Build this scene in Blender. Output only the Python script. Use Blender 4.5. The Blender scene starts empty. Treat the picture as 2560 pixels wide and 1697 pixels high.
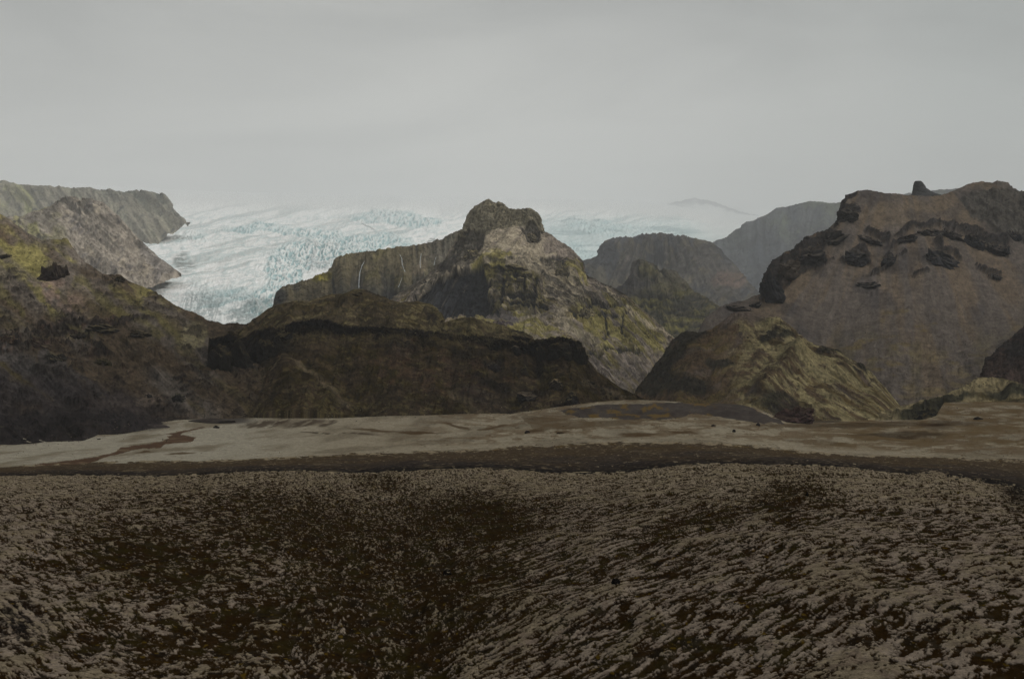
import bpy, math, random
import numpy as np

# ------------------------------------------------------------------ camera, sky, sun, exposure
sc = bpy.context.scene
F = 3555.0                    # focal length in pixels of the 2560-wide photograph (50 mm)
HY = 905.0                    # pixel row of the true horizon
PITCH = math.atan((HY - 848.5) / F)

cam = bpy.data.cameras.new('camera')
cam.sensor_width = 36.0
cam.lens = 36.0 * F / 2560.0
cam.clip_start = 1.0
cam.clip_end = 300000.0
camo = bpy.data.objects.new('camera', cam)
camo.location = (0, 0, 0)
camo.rotation_euler = (math.pi / 2 + PITCH, 0, 0)
sc.collection.objects.link(camo)
sc.camera = camo

SUN_EL, SUN_AZ = math.radians(40), math.radians(84)     # azimuth from +Y (view) towards +X (right)
world = bpy.data.worlds.new("World")
sc.world = world
world.use_nodes = True
nt = world.node_tree
nt.nodes.clear()
wo = nt.nodes.new('ShaderNodeOutputWorld')
bg = nt.nodes.new('ShaderNodeBackground')
sky = nt.nodes.new('ShaderNodeTexSky')
sky.sky_type = 'NISHITA'
sky.sun_disc = False
sky.sun_elevation = SUN_EL
sky.sun_rotation = SUN_AZ
sky.dust_density = 4.0
bgs = nt.nodes.new('ShaderNodeBackground')
bgs.inputs['Strength'].default_value = 0.006      # what little of the clear sky gets through the cloud
nt.links.new(sky.outputs[0], bgs.inputs[0])
# the cloud deck: brightness by height above the horizon, with soft unevenness
tc = nt.nodes.new('ShaderNodeTexCoord')
sep = nt.nodes.new('ShaderNodeSeparateXYZ')
nt.links.new(tc.outputs['Generated'], sep.inputs[0])
ramp = nt.nodes.new('ShaderNodeValToRGB')
cr = ramp.color_ramp
cr.interpolation = 'EASE'
stops = [(0.0, (.72, .70, .645)), (.10, (.72, .70, .645)), (.16, (.60, .585, .54)), (.25, (.38, .375, .35)),
         (.5, (.48, .48, .475)), (1.0, (.62, .62, .62))]
cr.elements[0].position, cr.elements[0].color = stops[0][0], (*stops[0][1], 1)
cr.elements[1].position, cr.elements[1].color = stops[-1][0], (*stops[-1][1], 1)
for p, c in stops[1:-1]:
    e = cr.elements.new(p)
    e.color = (*c, 1)
nt.links.new(sep.outputs[2], ramp.inputs[0])
# darker, bluer cloud towards the right of the view, slightly darker to the far left
rx = nt.nodes.new('ShaderNodeValToRGB')
rx.color_ramp.interpolation = 'EASE'
for i, (p, c) in enumerate([(.0, (.92, .93, .92)), (.30, (.92, .93, .925)), (.46, (1.04, 1.03, 1.02)), (.55, (1.0, 1.0, 1.0)),
                            (.60, (.84, .87, .865)), (.66, (.60, .68, .68)), (.8, (.6, .66, .66))]):
    if i < 2:
        e = rx.color_ramp.elements[i]
        e.position = p
    else:
        e = rx.color_ramp.elements.new(p)
    e.color = (*c, 1)
mp = nt.nodes.new('ShaderNodeMath'); mp.operation = 'MULTIPLY_ADD'
mp.inputs[1].default_value = .5; mp.inputs[2].default_value = .5
nt.links.new(sep.outputs[0], mp.inputs[0]); nt.links.new(mp.outputs[0], rx.inputs[0])
mul = nt.nodes.new('ShaderNodeMix'); mul.data_type = 'RGBA'; mul.blend_type = 'MULTIPLY'; mul.inputs[0].default_value = 1
nt.links.new(ramp.outputs[0], mul.inputs[6]); nt.links.new(rx.outputs[0], mul.inputs[7])
cn = nt.nodes.new('ShaderNodeTexNoise'); cn.inputs['Scale'].default_value = 4.2; cn.inputs['Detail'].default_value = 6; cn.inputs['Distortion'].default_value = .6
mpv = nt.nodes.new('ShaderNodeMapping'); mpv.inputs['Scale'].default_value = (1, 1, 3.5)
nt.links.new(tc.outputs['Generated'], mpv.inputs[0]); nt.links.new(mpv.outputs[0], cn.inputs['Vector'])
cm = nt.nodes.new('ShaderNodeMapRange'); cm.inputs[1].default_value = .36; cm.inputs[2].default_value = .64
cm.inputs[3].default_value = .74; cm.inputs[4].default_value = 1.22
nt.links.new(cn.outputs[0], cm.inputs[0])
bg.inputs['Strength'].default_value = 1.05
mul2 = nt.nodes.new('ShaderNodeVectorMath'); mul2.operation = 'SCALE'
nt.links.new(mul.outputs[2], mul2.inputs[0]); nt.links.new(cm.outputs[0], mul2.inputs['Scale'])
nt.links.new(mul2.outputs[0], bg.inputs[0])
add = nt.nodes.new('ShaderNodeAddShader')
nt.links.new(bg.outputs[0], add.inputs[0]); nt.links.new(bgs.outputs[0], add.inputs[1])
nt.links.new(add.outputs[0], wo.inputs[0])

sun = bpy.data.lights.new('sun', 'SUN')
sun.energy = 2.1
sun.angle = math.radians(11)
sun.color = (1.0, .96, .9)
suno = bpy.data.objects.new('sun', sun)
# the lamp shines along its local -Z
suno.rotation_euler = (math.pi / 2 - SUN_EL, 0, math.pi - SUN_AZ)
sc.collection.objects.link(suno)

sc.view_settings.view_transform = 'Standard'
sc.view_settings.look = 'None'
sc.view_settings.exposure = 0
sc.view_settings.gamma = 1
try:
    sc.view_settings.use_curve_mapping = False
except Exception:
    pass
sc.cycles.volume_bounces = 1
sc.cycles.max_bounces = 4
sc.cycles.diffuse_bounces = 2

HAZE_DENSITY = 2.3e-5
sc.cycles.use_denoising = True
sc.cycles.denoising_prefilter = 'NONE'

# ------------------------------------------------------------------ helpers
rng = np.random.default_rng(7)


def S(r, g, b):
    """sRGB 0-255 to a linear albedo"""
    c = np.array([r, g, b], float) / 255
    return np.where(c <= .04045, c / 12.92, ((c + .055) / 1.055) ** 2.4).astype(np.float32)


def world_pt(px, py, d):
    """photo pixel + distance along the ground -> world point"""
    sx = (np.asarray(px, float) - 1280) / F
    sz = (848.5 - np.asarray(py, float)) / F
    yy = math.cos(PITCH) - sz * math.sin(PITCH)
    zz = math.sin(PITCH) + sz * math.cos(PITCH)
    k = d / yy
    return sx * k, d * np.ones_like(sx), zz * k


def py_of(z, d):
    t = math.atan2(z, d) - PITCH
    return 848.5 - F * math.tan(t)


def _hash(ix, iy, seed):
    h = (ix.astype(np.int64) * 374761393 + iy.astype(np.int64) * 668265263 + seed * 1274126177) & 0xffffffff
    h = ((h ^ (h >> 13)) * 1274126177) & 0xffffffff
    h = h ^ (h >> 16)
    return (h & 0xffff).astype(np.float32) / 32767.5 - 1.0


def vn(x, y, seed=0):
    x0 = np.floor(x); y0 = np.floor(y)
    fx = (x - x0).astype(np.float32); fy = (y - y0).astype(np.float32)
    fx = fx * fx * (3 - 2 * fx); fy = fy * fy * (3 - 2 * fy)
    ix = x0.astype(np.int64); iy = y0.astype(np.int64)
    a = _hash(ix, iy, seed); b = _hash(ix + 1, iy, seed)
    c = _hash(ix, iy + 1, seed); d = _hash(ix + 1, iy + 1, seed)
    return (a + (b - a) * fx) * (1 - fy) + (c + (d - c) * fx) * fy


def fbm(x, y, seed=0, octs=5, gain=.5, ridged=False):
    s = 0; a = 1; tot = 0
    for o in range(octs):
        n = vn(x * (2.03 ** o) + o * 17.3, y * (2.03 ** o) - o * 9.1, seed + o * 31)
        if ridged:
            n = 1 - 2 * np.abs(n)
        s = s + a * n; tot += a; a *= gain
    return s / tot * 1.35


def sstep(a, b, x):
    t = np.clip((x - a) / (b - a), 0, 1)
    return t * t * (3 - 2 * t)


def row(pts, px, k):
    p = np.array(pts, float)
    return np.interp(px, p[:, 0], p[:, k])


def seg_dist(PX, PY, pts, ysc=1.0):
    best = np.full(PX.shape, 1e9, np.float32); tt = np.zeros(PX.shape, np.float32)
    n = len(pts) - 1
    for i in range(n):
        ax, ay = pts[i][0], pts[i][1] * ysc; bx, by = pts[i + 1][0], pts[i + 1][1] * ysc
        dx, dy = bx - ax, by - ay
        t = np.clip(((PX - ax) * dx + (PY * ysc - ay) * dy) / (dx * dx + dy * dy + 1e-9), 0, 1)
        d = np.hypot(PX - ax - t * dx, PY * ysc - ay - t * dy)
        m = d < best
        best = np.where(m, d, best); tt = np.where(m, (i + t) / n, tt)
    return best, tt


def ell(PX, PY, cx, cy, rx_, ry_, ang=0, soft=.35):
    a = math.radians(ang)
    dx, dy = PX - cx, PY - cy
    u = (dx * math.cos(a) - dy * math.sin(a)) / rx_
    v = (dx * math.sin(a) + dy * math.cos(a)) / ry_
    return 1 - sstep(1 - soft, 1 + soft, np.sqrt(u * u + v * v))


def poly(PX, PY, pts, soft=0):
    """even-odd inside test"""
    inside = np.zeros(PX.shape, bool)
    n = len(pts)
    for i in range(n):
        x1, y1 = pts[i][:2]; x2, y2 = pts[(i + 1) % n][:2]
        if y1 == y2:
            continue
        c = ((y1 > PY) != (y2 > PY)) & (PX < (x2 - x1) * (PY - y1) / (y2 - y1) + x1)
        inside ^= c
    return inside


def mat_terrain(name, s, bump=.6, rough=1.0, var=.25, spec=.0):
    """base colour comes from the mesh's own colour attribute (rock, scree, moss); fine grain of size s metres on top"""
    m = bpy.data.materials.new(name)
    m.use_nodes = True
    t = m.node_tree; b = t.nodes['Principled BSDF']
    b.inputs['Roughness'].default_value = rough
    b.inputs['Specular IOR Level'].default_value = spec
    at = t.nodes.new('ShaderNodeAttribute'); at.attribute_name = 'tint'
    co = t.nodes.new('ShaderNodeTexCoord')
    n1 = t.nodes.new('ShaderNodeTexNoise'); n1.inputs['Scale'].default_value = 1 / s
    n1.inputs['Detail'].default_value = 6; n1.inputs['Roughness'].default_value = .65
    n2 = t.nodes.new('ShaderNodeTexNoise'); n2.inputs['Scale'].default_value = 1 / (s * 5)
    n2.inputs['Detail'].default_value = 4
    t.links.new(co.outputs['Object'], n1.inputs['Vector']); t.links.new(co.outputs['Object'], n2.inputs['Vector'])
    a = t.nodes.new('ShaderNodeMath'); a.operation = 'ADD'
    t.links.new(n1.outputs[0], a.inputs[0]); t.links.new(n2.outputs[0], a.inputs[1])
    mr = t.nodes.new('ShaderNodeMapRange'); mr.inputs[1].default_value = .75; mr.inputs[2].default_value = 1.25
    mr.inputs[3].default_value = 1 - var; mr.inputs[4].default_value = 1 + var
    t.links.new(a.outputs[0], mr.inputs[0])
    sc_ = t.nodes.new('ShaderNodeVectorMath'); sc_.operation = 'SCALE'
    t.links.new(at.outputs['Color'], sc_.inputs[0]); t.links.new(mr.outputs[0], sc_.inputs['Scale'])
    t.links.new(sc_.outputs[0], b.inputs['Base Color'])
    bp = t.nodes.new('ShaderNodeBump'); bp.inputs['Strength'].default_value = bump
    bp.inputs['Distance'].default_value = s * .5
    t.links.new(n1.outputs[0], bp.inputs['Height']); t.links.new(bp.outputs[0], b.inputs['Normal'])
    return m


def mesh_grid(name, P, COL, mat, facemask=None):
    R, C = P.shape[:2]
    idx = np.arange(R * C).reshape(R, C)
    q = np.stack([idx[:-1, :-1], idx[1:, :-1], idx[1:, 1:], idx[:-1, 1:]], -1).reshape(-1, 4)
    V = P.reshape(-1, 3).astype(np.float32); K = COL.reshape(-1, 3).astype(np.float32)
    if facemask is not None:
        q = q[facemask.reshape(-1)]
        used = np.zeros(len(V), bool); used[q.ravel()] = True
        remap = np.cumsum(used) - 1
        q = remap[q]; V = V[used]; K = K[used]
    me = bpy.data.meshes.new(name)
    me.vertices.add(len(V)); me.vertices.foreach_set('co', V.ravel())
    me.loops.add(len(q) * 4); me.loops.foreach_set('vertex_index', q.ravel().astype(np.int32))
    me.polygons.add(len(q)); me.polygons.foreach_set('loop_start', np.arange(0, len(q) * 4, 4, dtype=np.int32))
    me.polygons.foreach_set('use_smooth', np.ones(len(q), bool))
    me.update(calc_edges=True)
    at = me.color_attributes.new('tint', 'FLOAT_COLOR', 'POINT')
    at.data.foreach_set('color', np.concatenate([K, np.ones((len(K), 1), np.float32)], 1).ravel())
    me.materials.append(mat)
    o = bpy.data.objects.new(name, me)
    sc.collection.objects.link(o)
    return o


def tag(o, label=None, cat=None, group=None, kind=None):
    if label: o['label'] = label
    if cat: o['category'] = cat
    if group: o['group'] = group
    if kind: o['kind'] = kind
    return o


def normals(P):
    du = np.gradient(P, axis=1); dv = np.gradient(P, axis=0)
    n = np.cross(dv, du)
    n /= np.linalg.norm(n, axis=2, keepdims=True) + 1e-9
    return n * np.where(n[..., 2:3] < -.2, -1, 1)


def smooth_v(A, k):
    if k < 1: return A
    pad = np.pad(A, ((k, k), (0, 0)), mode='edge')
    c = np.cumsum(np.vstack([np.zeros((1, A.shape[1])), pad]), axis=0)
    return (c[2 * k + 1:] - c[:-2 * k - 1]) / (2 * k + 1)


class Surf:
    """a hillside lofted through ridge, ledge and foot lines, each line given its own distance, then roughened"""

    def __init__(self, rows, x0, x1, du=1.7, dv=1.7, back=600, backdrop=.55, minrows=6, smooth=2, foot=25, jag=0, jagw=14, seed=1, fan=None, fall=None, sides=None):
        px = np.arange(x0, x1 + du, du)
        if sides:       # coarser columns carry the sheet well past the picture's edges
            px = np.concatenate([np.arange(sides[0], x0 - 1, 12.0), px, np.arange(px[-1] + 10, sides[1], 12.0)])
        self.px = px
        PYs = [row(r, px, 1) for r in rows]; Ds = [row(r, px, 2) for r in rows]
        if jag:
            PYs[0] = PYs[0] + jag * (fbm(px / jagw, px * 0 + .5, seed + 77, 5, .6))
        for i in range(1, len(PYs)):
            PYs[i] = np.maximum(PYs[i], PYs[i - 1] + .3)
        segs_py, segs_d = [], []
        for i in range(len(PYs) - 1):
            n = max(3, int(np.ceil(np.max(PYs[i + 1] - PYs[i]) / dv)))
            n = max(n, minrows)
            t = np.linspace(0, 1, n, endpoint=False)[:, None]
            # interpolate heights in world space: rows of (z/d) are pixels, so interpolate 1/d-weighted
            segs_py.append(PYs[i] * (1 - t) + PYs[i + 1] * t)
            segs_d.append(1 / ((1 - t) / Ds[i] + t / Ds[i + 1]) if np.max(Ds[i] / Ds[i + 1]) > 1.6 else Ds[i] * (1 - t) + Ds[i + 1] * t)
        segs_py.append(PYs[-1][None]); segs_d.append(Ds[-1][None])
        PY = np.vstack(segs_py); D = np.vstack(segs_d)
        if smooth:
            PY2 = smooth_v(PY, smooth); D = smooth_v(D, smooth)
            PY2[0] = PY[0]; PY = PY2
        PX = np.broadcast_to(px, PY.shape)
        x, y, z = world_pt(PX, PY, D)
        self.P = np.stack([x, y, z], -1)
        self.PX, self.PY, self.D = PX.astype(np.float32), PY.astype(np.float32), D.astype(np.float32)
        # flattened surface coordinates in metres
        step = np.linalg.norm(np.diff(self.P, axis=0), axis=2)
        self.Sx = self.P[..., 0].astype(np.float32)
        arc = np.vstack([np.zeros((1, PY.shape[1])), np.cumsum(step, axis=0)])
        self.arc = arc.astype(np.float32)
        self.m = float(np.median(D)) / F      # metres per photo pixel on this surface
        self.back, self.backdrop, self.foot = back, backdrop, foot
        self.seed = seed
        self.N0 = normals(self.P)
        # coordinates along (v) and across (u) the fall line: talus fans out from an apex, or falls one way
        self.arcmode = fan == 'arc'
        if self.arcmode:
            self.u, self.v = (self.Sx / self.m).astype(np.float32), (self.arc / self.m).astype(np.float32)
        elif fan is not None:
            dx, dy = self.PX - fan[0], self.PY - fan[1]
            R_ = 430.0
            self.u = (np.arctan2(dx, np.maximum(dy, 12)) * R_).astype(np.float32); self.v = np.hypot(dx, dy).astype(np.float32)
        elif fall is not None:
            a = math.radians(fall)
            self.u = self.PX * math.sin(a) - self.PY * math.cos(a); self.v = self.PX * math.cos(a) + self.PY * math.sin(a)
        else:
            self.u, self.v = self.PX, self.PY

    # noise in units of photo pixels on this surface
    def n(self, wx, wy=None, seed=0, octs=5, gain=.5, ridged=False, shear=0):
        wy = wy or wx
        if self.arcmode:
            return fbm((self.Sx / self.m + shear * self.arc / self.m) / wx, self.arc / self.m / wy, self.seed * 101 + seed, octs, gain, ridged)
        if wx > 3 * wy or abs(wx - wy) < .35 * wx:      # ledges and patches lie level, gullies follow the fall line
            return fbm(self.PX / wx, self.PY / wy, self.seed * 101 + seed, octs, gain, ridged)
        return fbm(self.u / wx, self.v / wy, self.seed * 101 + seed, octs, gain, ridged)

    def blocks(self, wx, wy=None, seed=0):
        """fractured rock: flat-faced joint blocks of two sizes"""
        wy = wy or wx
        x, y = (self.u, self.v) if self.arcmode else (self.PX, self.PY)
        x = x + wx * .6 * fbm(x / (wx * 2.4), y / (wy * 2.4), self.seed + seed, 3); y = y + wy * .6 * fbm(x / (wx * 2.4), y / (wy * 2.4), self.seed + seed + 9, 3)
        t = 0
        for k, a in ((1, .6), (.45, .4)):
            X_, Y_ = x / (wx * k), y / (wy * k)
            ix = np.floor(X_ + .5 * (np.floor(Y_) % 2)); t = t + a * _hash(ix.astype(np.int64), np.floor(Y_).astype(np.int64), self.seed * 7 + seed + int(k * 10))
        return t

    def warp(self, amt, w=30, seed=50):
        return self.PX + amt * self.n(w, seed=seed, octs=3), self.PY + amt * .7 * self.n(w, seed=seed + 1, octs=3)

    def displace(self, A, ero=1.0, sh=0.0, led=1.0):
        """A metres along the surface normal, plus erosion: ribs, gullies and broken ledges"""
        m = self.m
        edge = sstep(0, 16, self.PY - self.PY[:1]) * sstep(0, 14, self.PY[-1:] - self.PY)
        wob = 7 * fbm(self.PX / 60, self.PY / 60, self.seed + 400, 3)
        u = self.u + wob + (sh * self.v if self.arcmode else 0); v = self.v
        g1 = fbm(u / 52, v / 230, self.seed + 401, 3, .5, True)
        g2 = fbm(u / 18, v / 95, self.seed + 402, 4, .55, True)
        self.gul = g2
        ll = fbm(self.PX / 34, (self.PY + .1 * self.PX + wob) / 8.5, self.seed + 403, 4, .62, True) + .6 * fbm(self.PX / 46, self.PY / 36, self.seed + 404, 3)
        self.led = sstep(.46, .78, ll) * led
        self.chute = sstep(.3, .75, fbm(u / 9, v / 70, self.seed + 405, 4, .6))
        self.ero = ero
        A = A + m * edge * (ero * (6.5 * g1 + 3.4 * g2) + 3.0 * self.led)
        self.P = self.P + self.N0 * (1.35 * A)[..., None]

    def push(self, dy=None, dz=None):
        if dy is not None: self.P[..., 1] += dy
        if dz is not None: self.P[..., 2] += dz

    def build(self, name, COL, mat, speck=1.0):
        P = self.P
        top, bot = P[0], P[-1]
        rows_top = []
        back, bd = self.back, self.backdrop
        for t in (1.0, .6, .3, .12, .03):
            q = top.copy()
            k = (top[:, 1] + back * t) / top[:, 1]
            q[:, 0] = top[:, 0] * k
            q[:, 1] += back * t
            q[:, 2] -= back * bd * (t ** 1.3)
            # never lower than the foot of the slope where the hill thins out
            q[:, 2] = np.maximum(q[:, 2], np.minimum(top[:, 2] * k, bot[:, 2] / bot[:, 1] * q[:, 1] + 2 + .0012 * q[:, 1]))
            rows_top.append(q)
        q = bot.copy()
        if self.foot > 0:
            q[:, 2] -= self.foot; q[:, 1] -= self.foot * .5
        else:                       # the foot turns under and runs back beneath the ice or the next hill
            q *= 1.001
        P = np.concatenate([np.stack(rows_top), P, q[None]], 0)
        if speck:
            a_ = self.n(3.2, 3.6, 91, 3, .65); b_ = self.n(11, 9, 92, 4, .6)
            COL = COL * np.clip(1 + speck * (.30 * a_ + .34 * b_), .25, 2)[..., None]
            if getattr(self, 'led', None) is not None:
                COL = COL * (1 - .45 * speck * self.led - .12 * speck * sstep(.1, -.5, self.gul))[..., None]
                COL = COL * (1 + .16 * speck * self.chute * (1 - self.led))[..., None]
            COL = COL * (1 - .55 * speck * sstep(.42, .62, self.n(5.5, 4, 93, 3, .6)))[..., None]
        COL = np.clip(COL, .004, .92)
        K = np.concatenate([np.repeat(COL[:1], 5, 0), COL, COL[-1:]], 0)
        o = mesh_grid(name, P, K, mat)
        tag(o, kind='structure')
        return o


def mix(c, col, m):
    """blend colour array c towards col by mask m"""
    if not isinstance(m, np.ndarray): m = np.array(m, np.float32)
    return c + (col - c) * np.clip(m, 0, 1)[..., None]


def base(shape, col):
    return np.broadcast_to(col, shape + (3,)).astype(np.float32).copy()


# =================================================================== LEFT HILL (mossy slope running down to the plain)
def left_hill():
    crest = [(-500, 300, 3000), (-200, 420, 2800), (0, 533, 2700), (30, 553, 2700), (60, 577, 2650), (105, 602, 2600), (165, 600, 2600), (200, 645, 2500), (235, 672, 2450),
             (262, 690, 2400), (300, 687, 2380), (322, 702, 2350), (375, 724, 2300), (410, 748, 2300), (440, 766, 2300),
             (490, 782, 2280), (520, 798, 2260), (560, 806, 2240), (620, 806, 2230), (700, 850, 2200)]
    l1 = [(-500, 480, 2500), (0, 640, 2350), (100, 668, 2300), (170, 690, 2250), (240, 735, 2200), (300, 760, 2150), (400, 800, 2100), (500, 840, 2100), (700, 900, 2050)]
    l2 = [(-500, 700, 2100), (0, 810, 1950), (200, 810, 1950), (350, 830, 1900), (500, 870, 1900), (700, 930, 1850)]
    l3 = [(-500, 800, 1950), (0, 860, 1850), (200, 880, 1830), (400, 940, 1780), (500, 960, 1780), (700, 980, 1780)]
    l4 = [(-500, 990, 1600), (0, 1020, 1600), (150, 1028, 1600), (300, 1022, 1620), (400, 1015, 1690), (700, 1030, 1710)]
    foot = [(-500, 1125, 1150), (0, 1116, 1200), (120, 1111, 1240), (205, 1103, 1270), (245, 1089, 1370), (300, 1082, 1390), (360, 1073, 1450), (420, 1058, 1550),
            (560, 1042, 1680), (700, 1040, 1700)]
    s = Surf([crest, l1, l2, l3, l4, foot], -260, 660, fall=36, seed=3, smooth=5, jag=2.5)
    PX, PY = s.PX, s.PY
    X, Y = s.warp(9, 26)
    m = s.m
    # relief: rock ledges, gullies
    streak = s.n(30, 90, 1, 5, .6, shear=-.7)
    fine = s.n(9, 14, 2, 4, .6)
    band = sstep(.25, .8, ell(X, Y, 90, 848, 170, 34, 8) + ell(X, Y, 250, 820, 120, 15, 4) + ell(X, Y, 230, 880, 120, 24, -28) * .8)
    ledge = s.n(70, 12, 5, 4, .6, ridged=True)
    gate = sstep(.0, .6, s.n(60, 60, 6, 3) * .8 + .25)
    rockm = np.clip(band * sstep(.15, .6, ledge + .5 * fine) + .8 * gate * sstep(.45, .8, ledge + .3 * fine) * (PY > 680), 0, 1)
    s.displace(sstep(1100, 1010, PY) * m * (7 * s.n(120, 200, 7, 3, shear=-.5) + 3.0 * streak + rockm * (3.5 + 4.0 * s.blocks(16, 10, 40) + 2.5 * fine) + 1.1 * fine * (1 + 2 * band)), ero=.75, sh=-1.0, led=.55)
    n = normals(s.P)
    scree = S(98, 90, 82); brown = S(84, 72, 58); moss = S(122, 114, 70); mossd = S(84, 74, 50); rock = S(52, 46, 42); dark = S(50, 46, 46); pale = S(140, 132, 100)
    c = base(PX.shape, brown)
    c = mix(c, scree, sstep(-.2, .5, s.n(45, 130, 11, 4, shear=-.5)))
    upper = 1 - sstep(650, 730, PY + .22 * PX - 40)
    up2 = sstep(-.05, .5, s.n(34, 90, 12, 4) + .95 * upper - .42)
    c = mix(c, moss, up2 * sstep(900, 700, PY) * .9)
    # grey-purple scree fans
    for L in ([(0, 640), (120, 760), (230, 840)], [(0, 690), (100, 780)], [(150, 690), (330, 800), (470, 900)], [(0, 900), (120, 1000)], [(170, 560), (240, 650)], [(60, 500), (110, 600)]):
        d, t = seg_dist(X, Y, L)
        c = mix(c, scree * .95, .8 * sstep(34, 8, d + 12 * s.n(20, 60, 14, 3, shear=-.5)))
    c = mix(c, mossd, .7 * sstep(.15, .6, s.n(30, 100, 15, 4)) * sstep(700, 780, PY))
    d, t = seg_dist(X, Y, [(0, 915), (70, 960), (130, 1000)])
    c = mix(c, S(110, 96, 44), .8 * sstep(13, 3, d))
    d, t = seg_dist(X, Y, [(30, 1035), (100, 1025)])
    c = mix(c, S(104, 84, 44), .8 * sstep(14, 3, d))
    c = mix(c, pale, .6 * sstep(.45, .9, ell(X, Y, 478, 850, 36, 46, -50, .6) * (1.1 + .5 * fine)))
    c = mix(c, S(122, 104, 92), .9 * ell(X, Y, 150, 748, 70, 34, -38) * sstep(-.5, .2, s.n(20, 26, 60, 4, .6)))
    for L, w, k_ in (([(0, 655), (90, 730), (150, 800), (230, 850)], 9, 1.0), ([(0, 610), (60, 650), (110, 700)], 12, 1.1), ([(60, 690), (110, 760), (170, 800)], 7, .9), ([(190, 700), (300, 790), (400, 850)], 10, .8), ([(280, 720), (380, 800), (440, 850)], 12, .8), ([(0, 720), (60, 790)], 8, .7)):
        d, t = seg_dist(X, Y, L)
        c = mix(c, moss * k_ * .85, .6 * sstep(w * 1.5, w * .3, d + 7 * s.n(14, 14, 61, 4, .6)))
    for L, w in (([(0, 880), (90, 930), (190, 1000)], 26), ([(110, 900), (200, 960), (260, 1000)], 14), ([(0, 960), (80, 1000)], 18)):
        d, t = seg_dist(X, Y, L)
        c = mix(c, S(84, 79, 76), .85 * sstep(w * 1.3, w * .5, d + 8 * s.n(24, 24, 62, 4, .6)))
    d, t = seg_dist(X, Y, [(250, 1018), (330, 1012), (400, 990)])
    c = mix(c, S(128, 114, 100), .8 * sstep(16, 4, d + 9 * s.n(9, 12, 63, 4, .6)))
    # charcoal gravel apron and darker scree low down
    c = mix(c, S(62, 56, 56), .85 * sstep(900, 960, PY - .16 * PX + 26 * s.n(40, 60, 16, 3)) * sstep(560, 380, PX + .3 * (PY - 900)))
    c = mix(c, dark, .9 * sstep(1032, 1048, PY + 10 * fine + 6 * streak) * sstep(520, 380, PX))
    d, t = seg_dist(PX, PY, [(60, 1076), (130, 1082)])
    c = mix(c, S(120, 112, 90), .5 * sstep(.2, .6, s.n(60, 5, 18, 3)) * sstep(1066, 1078, PY) * sstep(230, 120, PX))
    c = mix(c, S(112, 98, 84), .6 * sstep(.3, .8, s.n(12, 6, 19, 3)) * ell(PX, PY, 300, 1010, 70, 14))
    c = mix(c, rock, rockm * .95)
    c = mix(c, S(96, 78, 66), band * sstep(.2, .6, s.n(16, 10, 20, 3)) * .6)
    steep = sstep(.55, .25, n[..., 2])
    c = mix(c, rock, steep * .7)
    c *= (1 + .2 * s.n(7, 7, 21, 3))[..., None]
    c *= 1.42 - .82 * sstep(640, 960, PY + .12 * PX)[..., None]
    return s.build('left_hill', c, mat_terrain('left_hill_ground', 3.0))


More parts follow.
